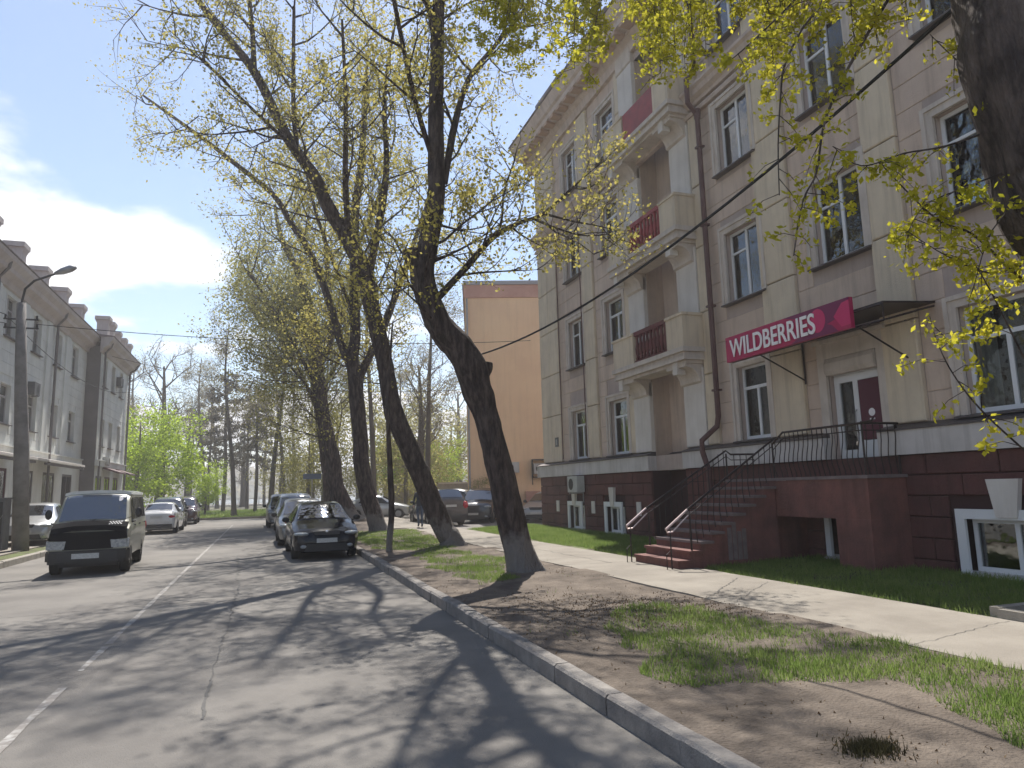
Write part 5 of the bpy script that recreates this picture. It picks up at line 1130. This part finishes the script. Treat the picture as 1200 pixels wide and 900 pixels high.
T1 = [(4.84,13.2,-0.08,.299),(4.76,13.2,.24,.283),(4.3,13.2,2.24,.255),(4.06,13.2,3.25,.245),(3.93,13.2,3.59,.279),(3.80,13.2,4.03,.325),(3.56,13.2,4.48,.315),(3.15,13.2,4.94,.272),(2.91,13.2,5.53,.245),(2.83,13.2,5.96,.235),(2.88,13.2,6.32,.228),(2.96,13.2,6.68,.205),(3.1,13.2,7.42,.182),(3.13,13.2,8.15,.178),(3.15,13.2,9.66,.155),(3.2,13.2,11.21,.135),(3.27,13.2,12.6,.115),(3.4,13.3,14.2,.09),(3.3,13.5,16,.06),(3.4,13.5,17.8,.03)]
L1 = [[(3.12,13.2,5.46,.076),(3.69,13.15,6.1,.069),(4.29,13.1,6.81,.062),(4.84,13.0,7.14,.045),(5.37,12.9,7.37,.036),(6.05,12.7,8.04,.022)],
      [(3.29,13.2,7.91,.079),(3.6,13.3,9.42,.071),(3.99,13.5,10.58,.055),(4.88,13.7,11.89,.04),(5.73,13.9,13.2,.025)],
      [(3.16,13.2,10.81,.072),(3.04,13.1,11.5,.072),(2.79,12.9,12.01,.063),(2.2,12.4,13.4,.05),(1.6,12.0,15.2,.03)],
      [(3.13,13.2,8.2,.06),(2.6,12.6,9.2,.05),(2.0,11.6,10.6,.04),(1.5,10.6,12.0,.025)], [(3.2,13.2,11.8,.06),(3.6,12.2,13.0,.05),(3.9,11.0,14.4,.03)],
      [(3.2,13.2,12,.07),(1.5,12.6,13.5,.06),(-.5,12.2,15,.045),(-2.6,11.8,16.3,.02)],[(3.3,13.3,13,.07),(2.2,14.2,15,.055),(.6,15.2,16.6,.04),(-1.2,16,18,.02)],[(3.25,13.2,12.6,.06),(3.0,11.6,14.2,.05),(2.0,10.0,15.8,.03),(0.8,9.2,17,.015)],
      [(2.83,13.2,5.95,.16),(2.66,13.18,6.15,.15),(2.60,13.17,6.42,.14)], [(3.97,13.2,3.9,.13),(4.10,13.17,4.05,.13),(4.13,13.16,4.2,.10)]]
tree('crooked poplar nearest the maroon building steps, bent at the cable', T1, L1[:8], (20, 12, 2.1), 'leaf', 30000, 0.050, 11, 'leaning poplars between kerb and pavement', spread=0.11, lev=2)
t1 = [o for o in bpy.data.objects if o.name == 'poplar_tree'][0]
for l_ in L1[8:]:
    q, r_ = spline(l_, 4); b = MB(); bark_tube(b, q, r_, 10, 0.2); put('stub', b, 'bark', t1, smooth=True)
T2 = [(5.10,19.8,-.15,.315),(4.99,19.8,.35,.291),(4.8,19.8,.6,.291),(4.39,19.8,1.57,.279),(3.76,19.8,3.03,.275),(3.37,19.8,4.0,.262),(3.18,19.8,4.98,.232),(3.01,19.8,5.97,.24),(2.74,19.8,6.96,.233),(2.54,19.8,7.96,.245),(2.05,19.8,8.95,.215),(1.47,19.8,9.92,.184),(1.2,19.8,10.61,.172),(.33,19.8,11.85,.147),(-.54,19.8,13.6,.122),(-1.49,19.8,14.79,.097),(-2.3,19.8,15.8,.08),(-3.4,19.7,17.2,.04)]
L2 = [[(-.59,19.8,13.75,.073),(-.67,19.7,14.85,.07),(-.79,19.5,15.91,.06),(-.87,19.3,17.27,.04)],[(.62,19.8,11.47,.074),(.49,19.9,13.19,.062),(.46,20.1,16.19,.045)],
      [(2.6,19.8,7.7,.13),(2.9,19.6,9.2,.11),(3.1,19.3,11.0,.09),(3.0,19.0,13.2,.06),(3.3,18.6,15.6,.03)], [(2.1,19.8,8.9,.10),(1.9,19.0,10.4,.08),(1.8,18.0,12.0,.06),(1.6,17.2,14.0,.03)],
      [(1.3,19.8,10.3,.08),(0.6,19.0,11.0,.06),(-0.5,18.2,11.6,.04),(-1.8,17.4,12.4,.02)]]
tree('leaning poplar with whitewashed foot behind the crooked one', T2, L2, (20, 11, 2.6), 'leaf', 24000, 0.052, 12, 'leaning poplars between kerb and pavement', spread=0.14)
T3 = [(4.38,29,-.06,.40),(4.28,29,.38,.345),(3.9,29,1.58,.311),(3.62,29,2.96,.320),(3.62,29,3.65,.296),(3.47,29,5.05,.31),(3.36,29,6.47,.30),(3.22,29,7.18,.264),(3.36,29,8.05,.213),(3.34,29,9.36,.214),(3.33,29,11.59,.199),(3.32,29,13.56,.182),(3.59,29,15.76,.166),(3.66,29,17.35,.13),(3.8,29,20.29,.07)]
L3 = [[(3.29,29,6.82,.176),(2.8,29,7.7,.158),(2.26,29,9.66,.159),(1.38,29,11.79,.141),(.69,29,12.83,.123),(0,29,13.93,.106),(-1.48,29,15.08,.104),(-2.66,29,15.95,.086),(-4.95,29,17.49,.04)],[(3.5,29,6.47,.176),(4.05,29,7.5,.16),(4.73,29,9.07,.145),(5.66,29,11.79,.111),(6.43,29,14.22,.07)],
      [(3.3,29,9,.1),(2.4,28.4,11,.08),(1.6,27.8,13,.06),(1.0,27,15,.03)],[(3.4,29,12,.1),(4.2,28.4,14,.08),(4.8,27.8,16.5,.04)]]
tree('third upright poplar with a forked trunk behind the parked cars', T3, L3, (24, 12, 3.3), 'leaf', 22000, 0.065, 13, 'leaning poplars between kerb and pavement', spread=0.20)
T4 = [(4.52,41,.0,.62),(4.28,41,.62,.58),(3.75,41,2.06,.42),(3.59,41,3.5,.387),(3.34,41,4.47,.388),(2.9,41,6.42,.389),(2.68,41,8.38,.342),(2.62,41,9.58,.295),(2.25,41,11.87,.247),(1.5,41,14.37,.198),(.52,41,16.35,.148),(.1,41,18.38,.08)]
L4 = [[(2.72,41,8.88,.196),(3.47,41,10.92,.174),(3.19,41,13.99,.15),(2.91,41,17.1,.1)],[(2.8,41,7.5,.15),(1.6,40.5,9.5,.12),(0.4,40,11.5,.09),(-1.2,39.5,13.8,.05)],[(2.5,41,10,.15),(1.2,41.5,12,.1),(-.4,42,14,.06)],[(2.9,41,6.4,.12),(1.8,40.5,8,.08),(0.6,40,9.2,.05)]]
tree('thick olive leaved poplar, farthest of the kerb row', T4, L4, (30, 14, 3.6), 'leaf_olive', 30000, 0.085, 14, 'leaning poplars between kerb and pavement', spread=0.32, droop=0.12, trunk_from=0.3)
T5 = [(4.1,48,0,.4),(3.8,48,3,.34),(3.2,48,7,.28),(2.4,48,12,.2),(1.6,48,17,.1)]
L5 = [[(3.2,48,7,.15),(1.8,47.5,10,.1),(.4,47,13,.05)],[(3.0,48,8,.15),(4.6,48,11,.1),(5.4,48,15,.05)],[(2.6,48,11,.1),(1,48,14,.07),(0,48,16,.04)]]
tree('leafy poplar seen through the kerb row at its far end', T5, L5, (30, 14, 3.6), 'leaf_olive', 20000, 0.09, 15, 'leaning poplars between kerb and pavement', spread=0.36, droop=0.12, trunk_from=0.3)
SP = [(3.12,18.9,.05,.11),(3.10,18.9,.28,.085),(3.17,18.9,1.16,.079),(3.13,18.9,2.29,.069),(3.08,18.9,3.43,.058),(3.11,18.9,4.83,.04),(3.2,18.9,6.3,.02)]
tree('thin straight dead stem standing at the kerb beside the sedan', SP, [], (5, 0, 0.8), 'leaf', 60, 0.05, 16, name='sapling', lev=1, kids=2, flare=False, rough=0.25, trunk_from=0.7)

# the near tree whose trunk stands at the edge of the picture
T0 = [(5.42,3.0,.05,.38),(5.40,3.05,1.2,.34),(5.33,3.1,3.0,.33),(5.24,3.2,3.61,.33),(5.15,3.2,4.1,.33),(5.05,3.2,4.6,.32),(5.06,3.2,5.2,.31),(5.02,3.3,6.2,.28),(4.95,3.5,7.4,.24),(4.9,3.8,9.0,.2),(4.8,4.1,11,.15),(4.6,4.3,13.5,.08)]
rt0 = root('poplar_tree', (5.42, 3.0, 0.1), 'massive dark near trunk at the edge, with bright yellow green hanging shoots', 'tree', 'leaning poplars between kerb and pavement')
q, r_ = spline(T0, 5); b = MB(); bark_tube(b, q, r_, 22, 0.14); put('trunk', b, 'bark', rt0, smooth=True)
H = [[(4.98,3.4,6.7,.11),(4.89,4.2,6.85,.09),(4.57,5.0,7.1,.075),(4.15,5.8,7.55,.06),(3.76,6.8,8.2,.045),(3.28,7.8,8.75,.03),(3.0,8.6,9.0,.015)],
     [(5.0,3.45,7.0,.10),(5.3,4.6,7.4,.08),(5.4,6.0,8.0,.06),(5.3,7.6,8.8,.04),(5.1,9.0,9.6,.02)],
     [(4.98,3.3,6.4,.08),(4.6,3.6,6.6,.06),(4.0,3.9,6.7,.045),(3.3,4.2,6.7,.03),(2.7,4.6,6.6,.015)],
     [(4.9,3.7,8.6,.09),(4.2,4.8,9.6,.07),(3.4,6.2,10.6,.05),(2.5,7.6,11.4,.03)], [(4.9,3.7,8.9,.08),(3.6,3.6,10.0,.06),(2.2,3.6,11.0,.04),(0.8,3.8,11.8,.02)], [(4.8,4.2,11,.07),(3.6,5.4,12.6,.05),(2.4,6.6,13.8,.03)]]
hl = []
for l_ in H:
    q, r_ = spline(l_, 4); b = MB(); bark_tube(b, q, r_, 8, 0.1); put('limb', b, 'bark', rt0, smooth=True); hl.append(q)
rng = random.Random(5); tw = MB(); tips = []
def shoot(pts, r0, ktw=9, tl=0.28, lf=1):
    """a drooping shoot with short side twigs; leaves sit at their ends"""
    q, r_ = spline([(*p, r0*(1-0.75*i/(len(pts)-1))) for i, p in enumerate(pts)], 5); tw.tube(q, r_, 5, cap=False)
    for k in range(ktw):
        t = 0.2+0.8*(k+rng.random())/ktw; x = t*(len(q)-1); i = min(int(x), len(q)-2); p = q[i].lerp(q[i+1], x-i)
        d = Vector((rng.uniform(-1, 1), rng.uniform(-1, 1), rng.uniform(-0.8, 0.5))).normalized(); L_2 = tl*rng.uniform(0.4, 1.2); e = p+d*L_2*0.5; e2 = e+(d+Vector((0, 0, -0.5))).normalized()*L_2*0.5
        tw.tube([p, e, e2], [0.004, 0.003, 0.0018], 3, cap=False)
        for t_ in range(lf): tips.extend([e, e2, e2, e2.lerp(e, .5)])
for pts, r0, k in (([(5.0,3.4,6.6),(5.16,3.9,6.17),(4.75,3.9,5.6),(4.36,3.9,5.06),(4.11,3.9,4.68),(3.94,3.9,4.35),(3.83,3.9,3.97),(3.68,3.9,3.73),(3.55,3.9,3.3)], .018, 30),
                   ([(4.7,3.7,6.5),(4.43,3.9,5.91),(4.12,3.9,5.46),(3.86,3.9,5.19),(3.63,3.9,4.81),(3.57,3.9,4.58),(3.50,3.9,4.15),(3.47,3.9,3.75)], .015, 26),
                   ([(4.6,3.7,6.5),(4.26,3.9,5.94),(3.78,3.9,5.38),(3.33,3.9,4.93),(3.09,3.9,4.71)], .014, 18),
                   ([(5.0,3.25,4.2),(4.68,3.5,4.11),(4.25,3.5,3.99),(3.84,3.5,3.84),(3.6,3.5,3.95)], .010, 16), ([(5.0,3.25,4.3),(5.02,3.4,4.58),(4.81,3.5,4.89),(4.65,3.5,5.0)], .009, 8),
                   ([(5.73,3.5,2.95),(5.26,3.5,3.15),(4.83,3.5,3.44),(4.47,3.5,3.53),(4.0,3.5,3.89)], .014, 22), ([(5.45,3.5,1.6),(5.06,3.5,1.87),(4.69,3.5,2.15),(4.47,3.5,2.39),(4.35,3.5,2.62),(4.31,3.5,2.8)], .009, 14),
                   ([(5.32,3.5,3.25),(4.95,3.5,3.16),(4.55,3.5,3.25),(4.17,3.5,3.41)], .009, 18), ([(5.19,3.5,2.53),(4.93,3.5,3.03),(4.73,3.5,3.33)], .008, 9), ([(5.1,3.2,3.9),(4.7,3.4,3.75),(4.4,3.5,3.62),(4.2,3.5,3.4)], .008, 16), ([(5.1,3.2,3.7),(4.9,3.4,3.45),(4.75,3.5,3.0)], .008, 12)): shoot(pts, r0, k)
for hi, (n, l0, l1) in enumerate(((62, 0.6, 1.5), (12, .4, 1.0), (34, 0.6, 1.7))):
    for k in range(n):
        t = 0.18+0.82*(k+rng.random())/n; q = hl[hi]; x = t*(len(q)-1); i = min(int(x), len(q)-2); p = q[i].lerp(q[i+1], x-i); L_2 = rng.uniform(l0, l1); d = Vector((rng.uniform(-.5, .5), rng.uniform(-.5, .5), 0)); 
        shoot([tuple(p), tuple(p+d*L_2*0.5+Vector((0, 0, -L_2*0.25))), tuple(p+d*L_2*0.8+Vector((0, 0, -L_2*0.65))), tuple(p+d*L_2*0.85+Vector((0, 0, -L_2)))], .008, int(11*L_2)+3, 0.22)
for q in hl[3:]:
    for k in range(12):
        x = (0.2+0.8*rng.random())*(len(q)-1); i = min(int(x), len(q)-2); grow(tw, tips, q[i], Vector((rng.uniform(-1, 1), rng.uniform(-1, 1), rng.uniform(-.4, .5))).normalized(), 1.3, .02, 1, rng, 0.0, 4, 4, 0.1)
put('twigs', tw, 'bark', rt0)
sel = [tuple(tips[rng.randrange(len(tips))]) for _ in range(46000)]
o = link('crown', leaves_mesh('crown', sel, 0.026, 'leaf_near', 0.028, 1.7, 0.5), (0, 0, 0), rt0); stuff(o)

# overhead limbs of the trees standing behind the camera are not built; trees beyond the yard and in the park follow
def proto(kind, seed):
    rng = random.Random(seed); b = MB(); tw = MB(); tips = []
    if kind == 'pine':
        q, r_ = spline([(0,0,0,.2),(.1,0,4,.17),(0,.1,9,.12),(.1,0,14,.05)], 4); bark_tube(b, q, r_, 8, .1)
        for k in range(26):
            z = 5.0+8.8*k/26; a = rng.random()*6.28; l_ = (2.6-(z-5)*0.17)*rng.uniform(.7, 1.15); p = Vector((0, 0, z)); e = p+Vector((math.cos(a)*l_, math.sin(a)*l_, -0.25)); tw.tube([p, p.lerp(e, .5)+Vector((0, 0, .15)), e], [.035, .02, .008], 4, cap=False)
            for t in range(16): f_ = rng.uniform(.3, 1); tips.append(p.lerp(e, f_)+Vector((rng.gauss(0, .3), rng.gauss(0, .3), rng.gauss(0, .06))))
    elif kind == 'tall':
        q, r_ = spline([(0,0,0,.26),(.3,0,5,.2),(.9,.1,10,.15),(1.2,0,14,.1),(1.0,0,18,.04)], 4); bark_tube(b, q, r_, 8, .1)
        for k in range(22): x = (0.38+.62*rng.random())*(len(q)-1); i = min(int(x), len(q)-2); a = rng.random()*6.28; grow(tw, tips, q[i], Vector((math.cos(a), math.sin(a), rng.uniform(.3, 1.1))).normalized(), 3.0*rng.uniform(.6, 1.1), .04, 2, rng, .12, 4, 4, .03)
    elif kind == 'bare':
        q, r_ = spline([(0,0,0,.55),(0,0,2,.45),(.1,0,5,.4),(-.1,0,8,.26),(0,0,11,.18),(.2,0,14,.08)], 4); bark_tube(b, q, r_, 9, .15)
        for k in range(20): x = (0.3+.7*rng.random())*(len(q)-1); i = min(int(x), len(q)-2); a = rng.random()*6.28; grow(tw, tips, q[i], Vector((math.cos(a), math.sin(a), rng.uniform(.5, 1.6))).normalized(), 4.0*rng.uniform(.5, 1.1), .09, 2, rng, .10, 4, 4, 0)
    else:
        q, r_ = spline([(0,0,0,.16),(.1,0,2,.13),(0,0,4,.08),(0,0,6.5,.03)], 4); bark_tube(b, q, r_, 7, .1)
        for k in range(24): x = (0.18+.8*rng.random())*(len(q)-1); i = min(int(x), len(q)-2); a = rng.random()*6.28; grow(tw, tips, q[i], Vector((math.cos(a), math.sin(a), rng.uniform(-.1, .9))).normalized(), 2.2*rng.uniform(.6, 1.1), .02, 2, rng, .06, 4, 4, .03)
    cfg = {'pine': ('needle', 3600, .15, .13, 'bark_far'), 'tall': ('leaf_faint', 5200, .085, .25, 'bark_grey'), 'bare': ('leaf_faint', 2200, .08, .3, 'bark_far'), 'green': ('leaf_green', 9500, .11, .25, 'bark_far'), 'olive': ('leaf_olive', 5000, .10, .28, 'bark_grey')}[kind]
    mt = mesh('trunk', b.v, b.f, cfg[4], smooth=True); mw = mesh('twigs', tw.v, tw.f, cfg[4]); sel = [tuple(tips[rng.randrange(len(tips))]) for _ in range(cfg[1])]; ml = leaves_mesh('crown', sel, cfg[2], cfg[0], cfg[3], 1.4)
    return mt, mw, ml
PR_ = {k: proto(k, s) for k, s in (('pine', 1), ('tall', 2), ('bare', 3), ('green', 4), ('olive', 6))}
def far_tree(kind, x, y, s, rz, label, name=None, sz=None, group='trees in the park beyond the road'):
    o = root(name or {'pine': 'pine_tree', 'tall': 'birch_tree', 'bare': 'bare_tree', 'green': 'green_shrub', 'olive': 'young_tree'}[kind], (x, y, 0), label, 'tree', group, rz); o.scale = (s, s, sz or s)
    for nm, me in zip(('trunk', 'twigs', 'crown'), PR_[kind]):
        c = bpy.data.objects.new(nm, me); col.objects.link(c); c.parent = o
        if nm == 'crown': stuff(c)
FT = [('bare', -9.2, 72, 1.0, 'thick trunked bare tree rising behind the bright green shrubs'), ('tall', -2.4, 62, 0.92, 'slim leaning grey trunk forking high over the road end'), ('pine', -4.2, 80, 1.05, 'thin dark pine just beside the slim leaning grey trunk'),
 ('tall', 0.4, 66, 1.0, 'pale straight birch in the gap beside the leafy poplar crown'), ('tall', 1.7, 70, 0.9, None), ('pine', -1.0, 76, 0.95, 'dark pine between the leaning grey trunk and the straight birch'), ('pine', -6.5, 92, 1.1, None),
 ('green', -11.6, 64, 1.15, 'bright green shrub nearest the end of the pale building'), ('green', -8.2, 66, 1.2, 'bright green shrub in front of the thick bare tree, toward the road'), ('green', -9.2, 60, 1.2, 'tallest bright green shrub, between two others by the pale building'),
 ('tall', -6.3, 84, .9, None), ('pine', -2.2, 95, 1.1, None), ('bare', -9.4, 98, .9, None), ('olive', 3.4, 62, 1.1, 'olive bush behind the row of parked cars'), ('olive', 1.7, 88, 1.3, None), ('tall', 3.2, 90, 1.1, None), ('bare', 4.9, 84, .9, None), ('tall', 5.5, 74, 1.0, None),
 ('olive', 6.1, 66, 1.35, 'olive young tree seen between the third and second poplar trunks'), ('tall', 9.7, 80, 1.0, None), ('olive', 9.2, 64, 1.3, None), ('tall', 13.1, 78, .9, None), ('green', 11.2, 62, .85, 'light green shrub at the back of the yard'), ('olive', 13.5, 70, 1.3, None), ('bare', 17, 76, .9, None),
 ('green', 15.6, 66, .9, 'yellow green shrub beside the edge of the orange building'), ('olive', 18.9, 74, 1.4, None), ('pine', -10, 110, 1.1, None), ('bare', -14.6, 80, 1, None), ('tall', -13.9, 90, 1, None), ('olive', -14.2, 74, 1.3, None), ('pine', -.2, 110, 1.2, None),
 ('green', -5.2, 70, .6, 'small light green shrub on the park lawn by the road end'), ('tall', -6.2, 104, 1, None), ('bare', -3.2, 112, .9, None), ('olive', 12.9, 60, 1.0, None), ('tall', 30.7, 100, 1, None), ('bare', 24, 90, 1.0, None), ('tall', -20, 100, 1, None), ('olive', 26, 80, 1.4, None)]
dflt = {'bare': 'one of the bare branched trees deep in the park', 'tall': 'one of the slim pale trunks standing deep in the park', 'pine': 'one of the dark thin pines deep in the park', 'olive': 'one of the young olive green trees along the park edge'}
rr = random.Random(9)
ORD = ['first', 'second', 'third', 'fourth', 'fifth', 'sixth', 'seventh', 'eighth', 'ninth', 'tenth', 'eleventh', 'twelfth']
order = {}
for k in dflt:
    for n_, i_ in enumerate(sorted((i for i, f_ in enumerate(FT) if f_[0] == k and f_[4] is None), key=lambda i: FT[i][1]/FT[i][2])): order[i_] = n_
for i, (k, x, y, s, lab) in enumerate(FT):
    far_tree(k, x, y, s*rr.uniform(.95, 1.05), rr.random()*6.28 if k != 'tall' else (2.9 if i == 1 else rr.random()*6.28), lab or (ORD[order[i]]+' of the '+dflt[k].replace('one of the ', '')+', counted from the pale building'), group={'bare': 'bare trees deep in the park', 'tall': 'slim pale trees deep in the park', 'pine': 'pines deep in the park', 'olive': 'young trees along the park edge', 'green': 'green shrubs by the road end'}[k])
far_tree('tall', 9.5, 43.5, .85, 1.0, 'slim pale tree in the yard just left of the orange building', 'yard_tree', group='trees in the yard')
far_tree('bare', 10.9, 52, .8, 2.0, 'dark bare tree behind the yard cars beside the orange edge', 'yard_tree', group='trees in the yard')
far_tree('tall', 7.2, 50, .9, 4.0, 'second slim tree in the yard behind the leaning poplar', 'yard_tree', group='trees in the yard')
far_tree('olive', 10.2, 54, 1.2, 4.0, 'bushy olive tree at the back of the yard', 'yard_tree', group='trees in the yard')

# small bushes and weeds along the yard and orange wall
for (x, y, s, lab) in ((8.2, 40.0, .28, 'low green shrub at the yard edge beside the dark off-roader'), (11.0, 37.2, .3, 'twiggy shrub against the foot of the orange wall')):
    far_tree('olive', x, y, s, x, lab, 'shrub', group=None)

# park, embankment, river, hills
b = MB(); b.box(-120, 120, 56.17, 118, -0.2, 0.02); struct('park_lawn', b, 'ground')
b = MB(); b.box(-120, 120, 63.0, 64.6, 0.021, 0.03); struct('park_path', b, 'side')
b = MB(); b.box(-200, 200, 118, 121, -0.2, 0.35); struct('embankment', b, 'pale')
b = MB(); b.box(-400, 400, 121.01, 330, -0.5, 0.0); struct('river', b, 'water')
v = []; f = []; nx, ny = 120, 10
for j in range(ny+1):
    for i in range(nx+1):
        x = -900+1800*i/nx; t = j/ny; h = 17+5*noise.noise(Vector((x*0.006, 0, 2)))+3*noise.noise(Vector((x*0.03, 0, 5)))
        v.append((x, 330+t*320, -0.2+h*math.sin(min(1, t*1.3)*math.pi/2)+1.6*noise.noise(Vector((x*0.11, j*1.3, 0)))*(1 if j else 0)))
for j in range(ny):
    for i in range(nx): k = j*(nx+1)+i; f.append((k, k+1, k+nx+2, k+nx+1))
o = link('hills', mesh('hills', v, f, 'hill', smooth=True), (0, 0, 0)); o['kind'] = 'structure'
pts = []
for _ in range(9000):
    x = rr.uniform(-300, 320); t = rr.random(); h = 17+5*noise.noise(Vector((x*0.006, 0, 2))); pts.append((x, 330+t*300, h*math.sin(min(1, t*1.3)*math.pi/2)+rr.uniform(1, 3.0)))
o = link('distant_wood', leaves_mesh('distant_wood', pts, 3.6, 'leaf_faint', 1.2, 1.0), (0, 0, 0)); stuff(tag(o, 'grey green wood covering the low hill across the river', 'wood'))
# park fence: low rail with posts on the embankment
fn = root('park_railing', (0, 117.5, 0), 'pale low railing along the river embankment', 'railing'); b = MB(); b.box(-60, 60, 117.45, 117.55, 1.15, 1.25); b.box(-60, 60, 117.46, 117.54, 0.45, 0.5); put('rail', b, 'pale', fn)
pm = MB(); pm.box(-.06, .06, -.06, .06, 0, 1.2); pm = mesh('post', pm.v, pm.f, 'pale')
for i in range(40): link('post', pm, (-58+i*3, 117.3, 0.02), fn)
# road sign by the cross street
rs_ = root('road_sign', (3.2, 54.0, 0.1), 'blue direction sign on a post behind the parked cars', 'road sign'); b = MB(); b.tube([(3.2, 54, 0), (3.2, 54, 3.4)], .04, 6); put('post', b, 'steel', rs_)
M['blue'] = mat('sign_blue', (0.10, 0.14, 0.22), 0.5); b = MB(); b.box(2.55, 3.85, 53.93, 53.96, 2.75, 3.15); put('panel', b, 'blue', rs_)
# yard gate frame and far wall
b = MB(); b.box(9.0, 19, 57.5, 57.7, 0, 2.2); o = put('yard_wall', b, 'kerb_l'); tag(o, 'low grey wall closing the yard beyond the parked cars', 'wall')
b = MB(); b.box(9.0, 19, 57.4, 57.49, 2.2, 2.32); o2 = put('wall_coping', b, 'pale', o)

# cables
def sag(a, c, s, n=18): a, c = Vector(a), Vector(c); return [a.lerp(c, i/n)-Vector((0, 0, 4*s*(i/n)*(1-i/n))) for i in range(n+1)]
def cable(a, c, s, r, label, name='overhead_cable', group=None):
    b = MB(); b.tube(sag(a, c, s), r, 5); o = put(name, b, 'wire'); tag(o, label, 'cable', group); return o
cable((3.98, 13.2, 4.36), (5.12, 3.55, 5.42), 0.42, 0.017, 'thick dark cable sagging from the bent poplar to the near trunk')
cable((5.12, 3.55, 5.47), (4.75, 5.6, 5.55), 0.02, 0.010, 'short loose cable tail beside the near trunk') if False else None
cable((-7.45, 27, 7.6), (10.5, 27.3, 7.9), 0.35, 0.012, 'upper thin wire crossing the street from the lamp post', group='wires across the street')
cable((-9.2, 48.0, 10.4), (15.2, 36.66, 7.7), 1.3, 0.014, 'lower thin wire crossing from the pale building to the orange wall', group='wires across the street')
cable((-9.3, 14, 8.0), (-8.35, 27, 7.9), 0.4, 0.014, 'dark wire running along the pale building to the lamp post', group='wires along the pale building')
cable((-9.3, 14, 7.4), (-8.35, 27, 7.6), 0.5, 0.014, 'lower dark wire running along the pale building to the lamp post', group='wires along the pale building')
cable((-8.35, 27, 7.9), (-9.2, 53.5, 8.9), 0.8, 0.014, 'wire from the lamp post to the wing of the pale building', group='wires along the pale building')

# ---------------------------------------------------------------- air
hm = bpy.data.materials.new('haze'); hm.use_nodes = True; t = hm.node_tree; t.nodes.clear()
o_ = t.nodes.new('ShaderNodeOutputMaterial'); v_ = t.nodes.new('ShaderNodeVolumePrincipled'); v_.inputs['Color'].default_value = (1.0, 0.97, 0.97, 1); v_.inputs['Density'].default_value = 0.0017; v_.inputs['Anisotropy'].default_value = 0.38
t.links.new(v_.outputs[0], o_.inputs['Volume'])
b = MB(); b.box(-1000, 1000, -420, 720, -2.0, 42)
me = mesh('haze', b.v, b.f, hm); o = link('haze', me, (0, 0, 0)); stuff(o)
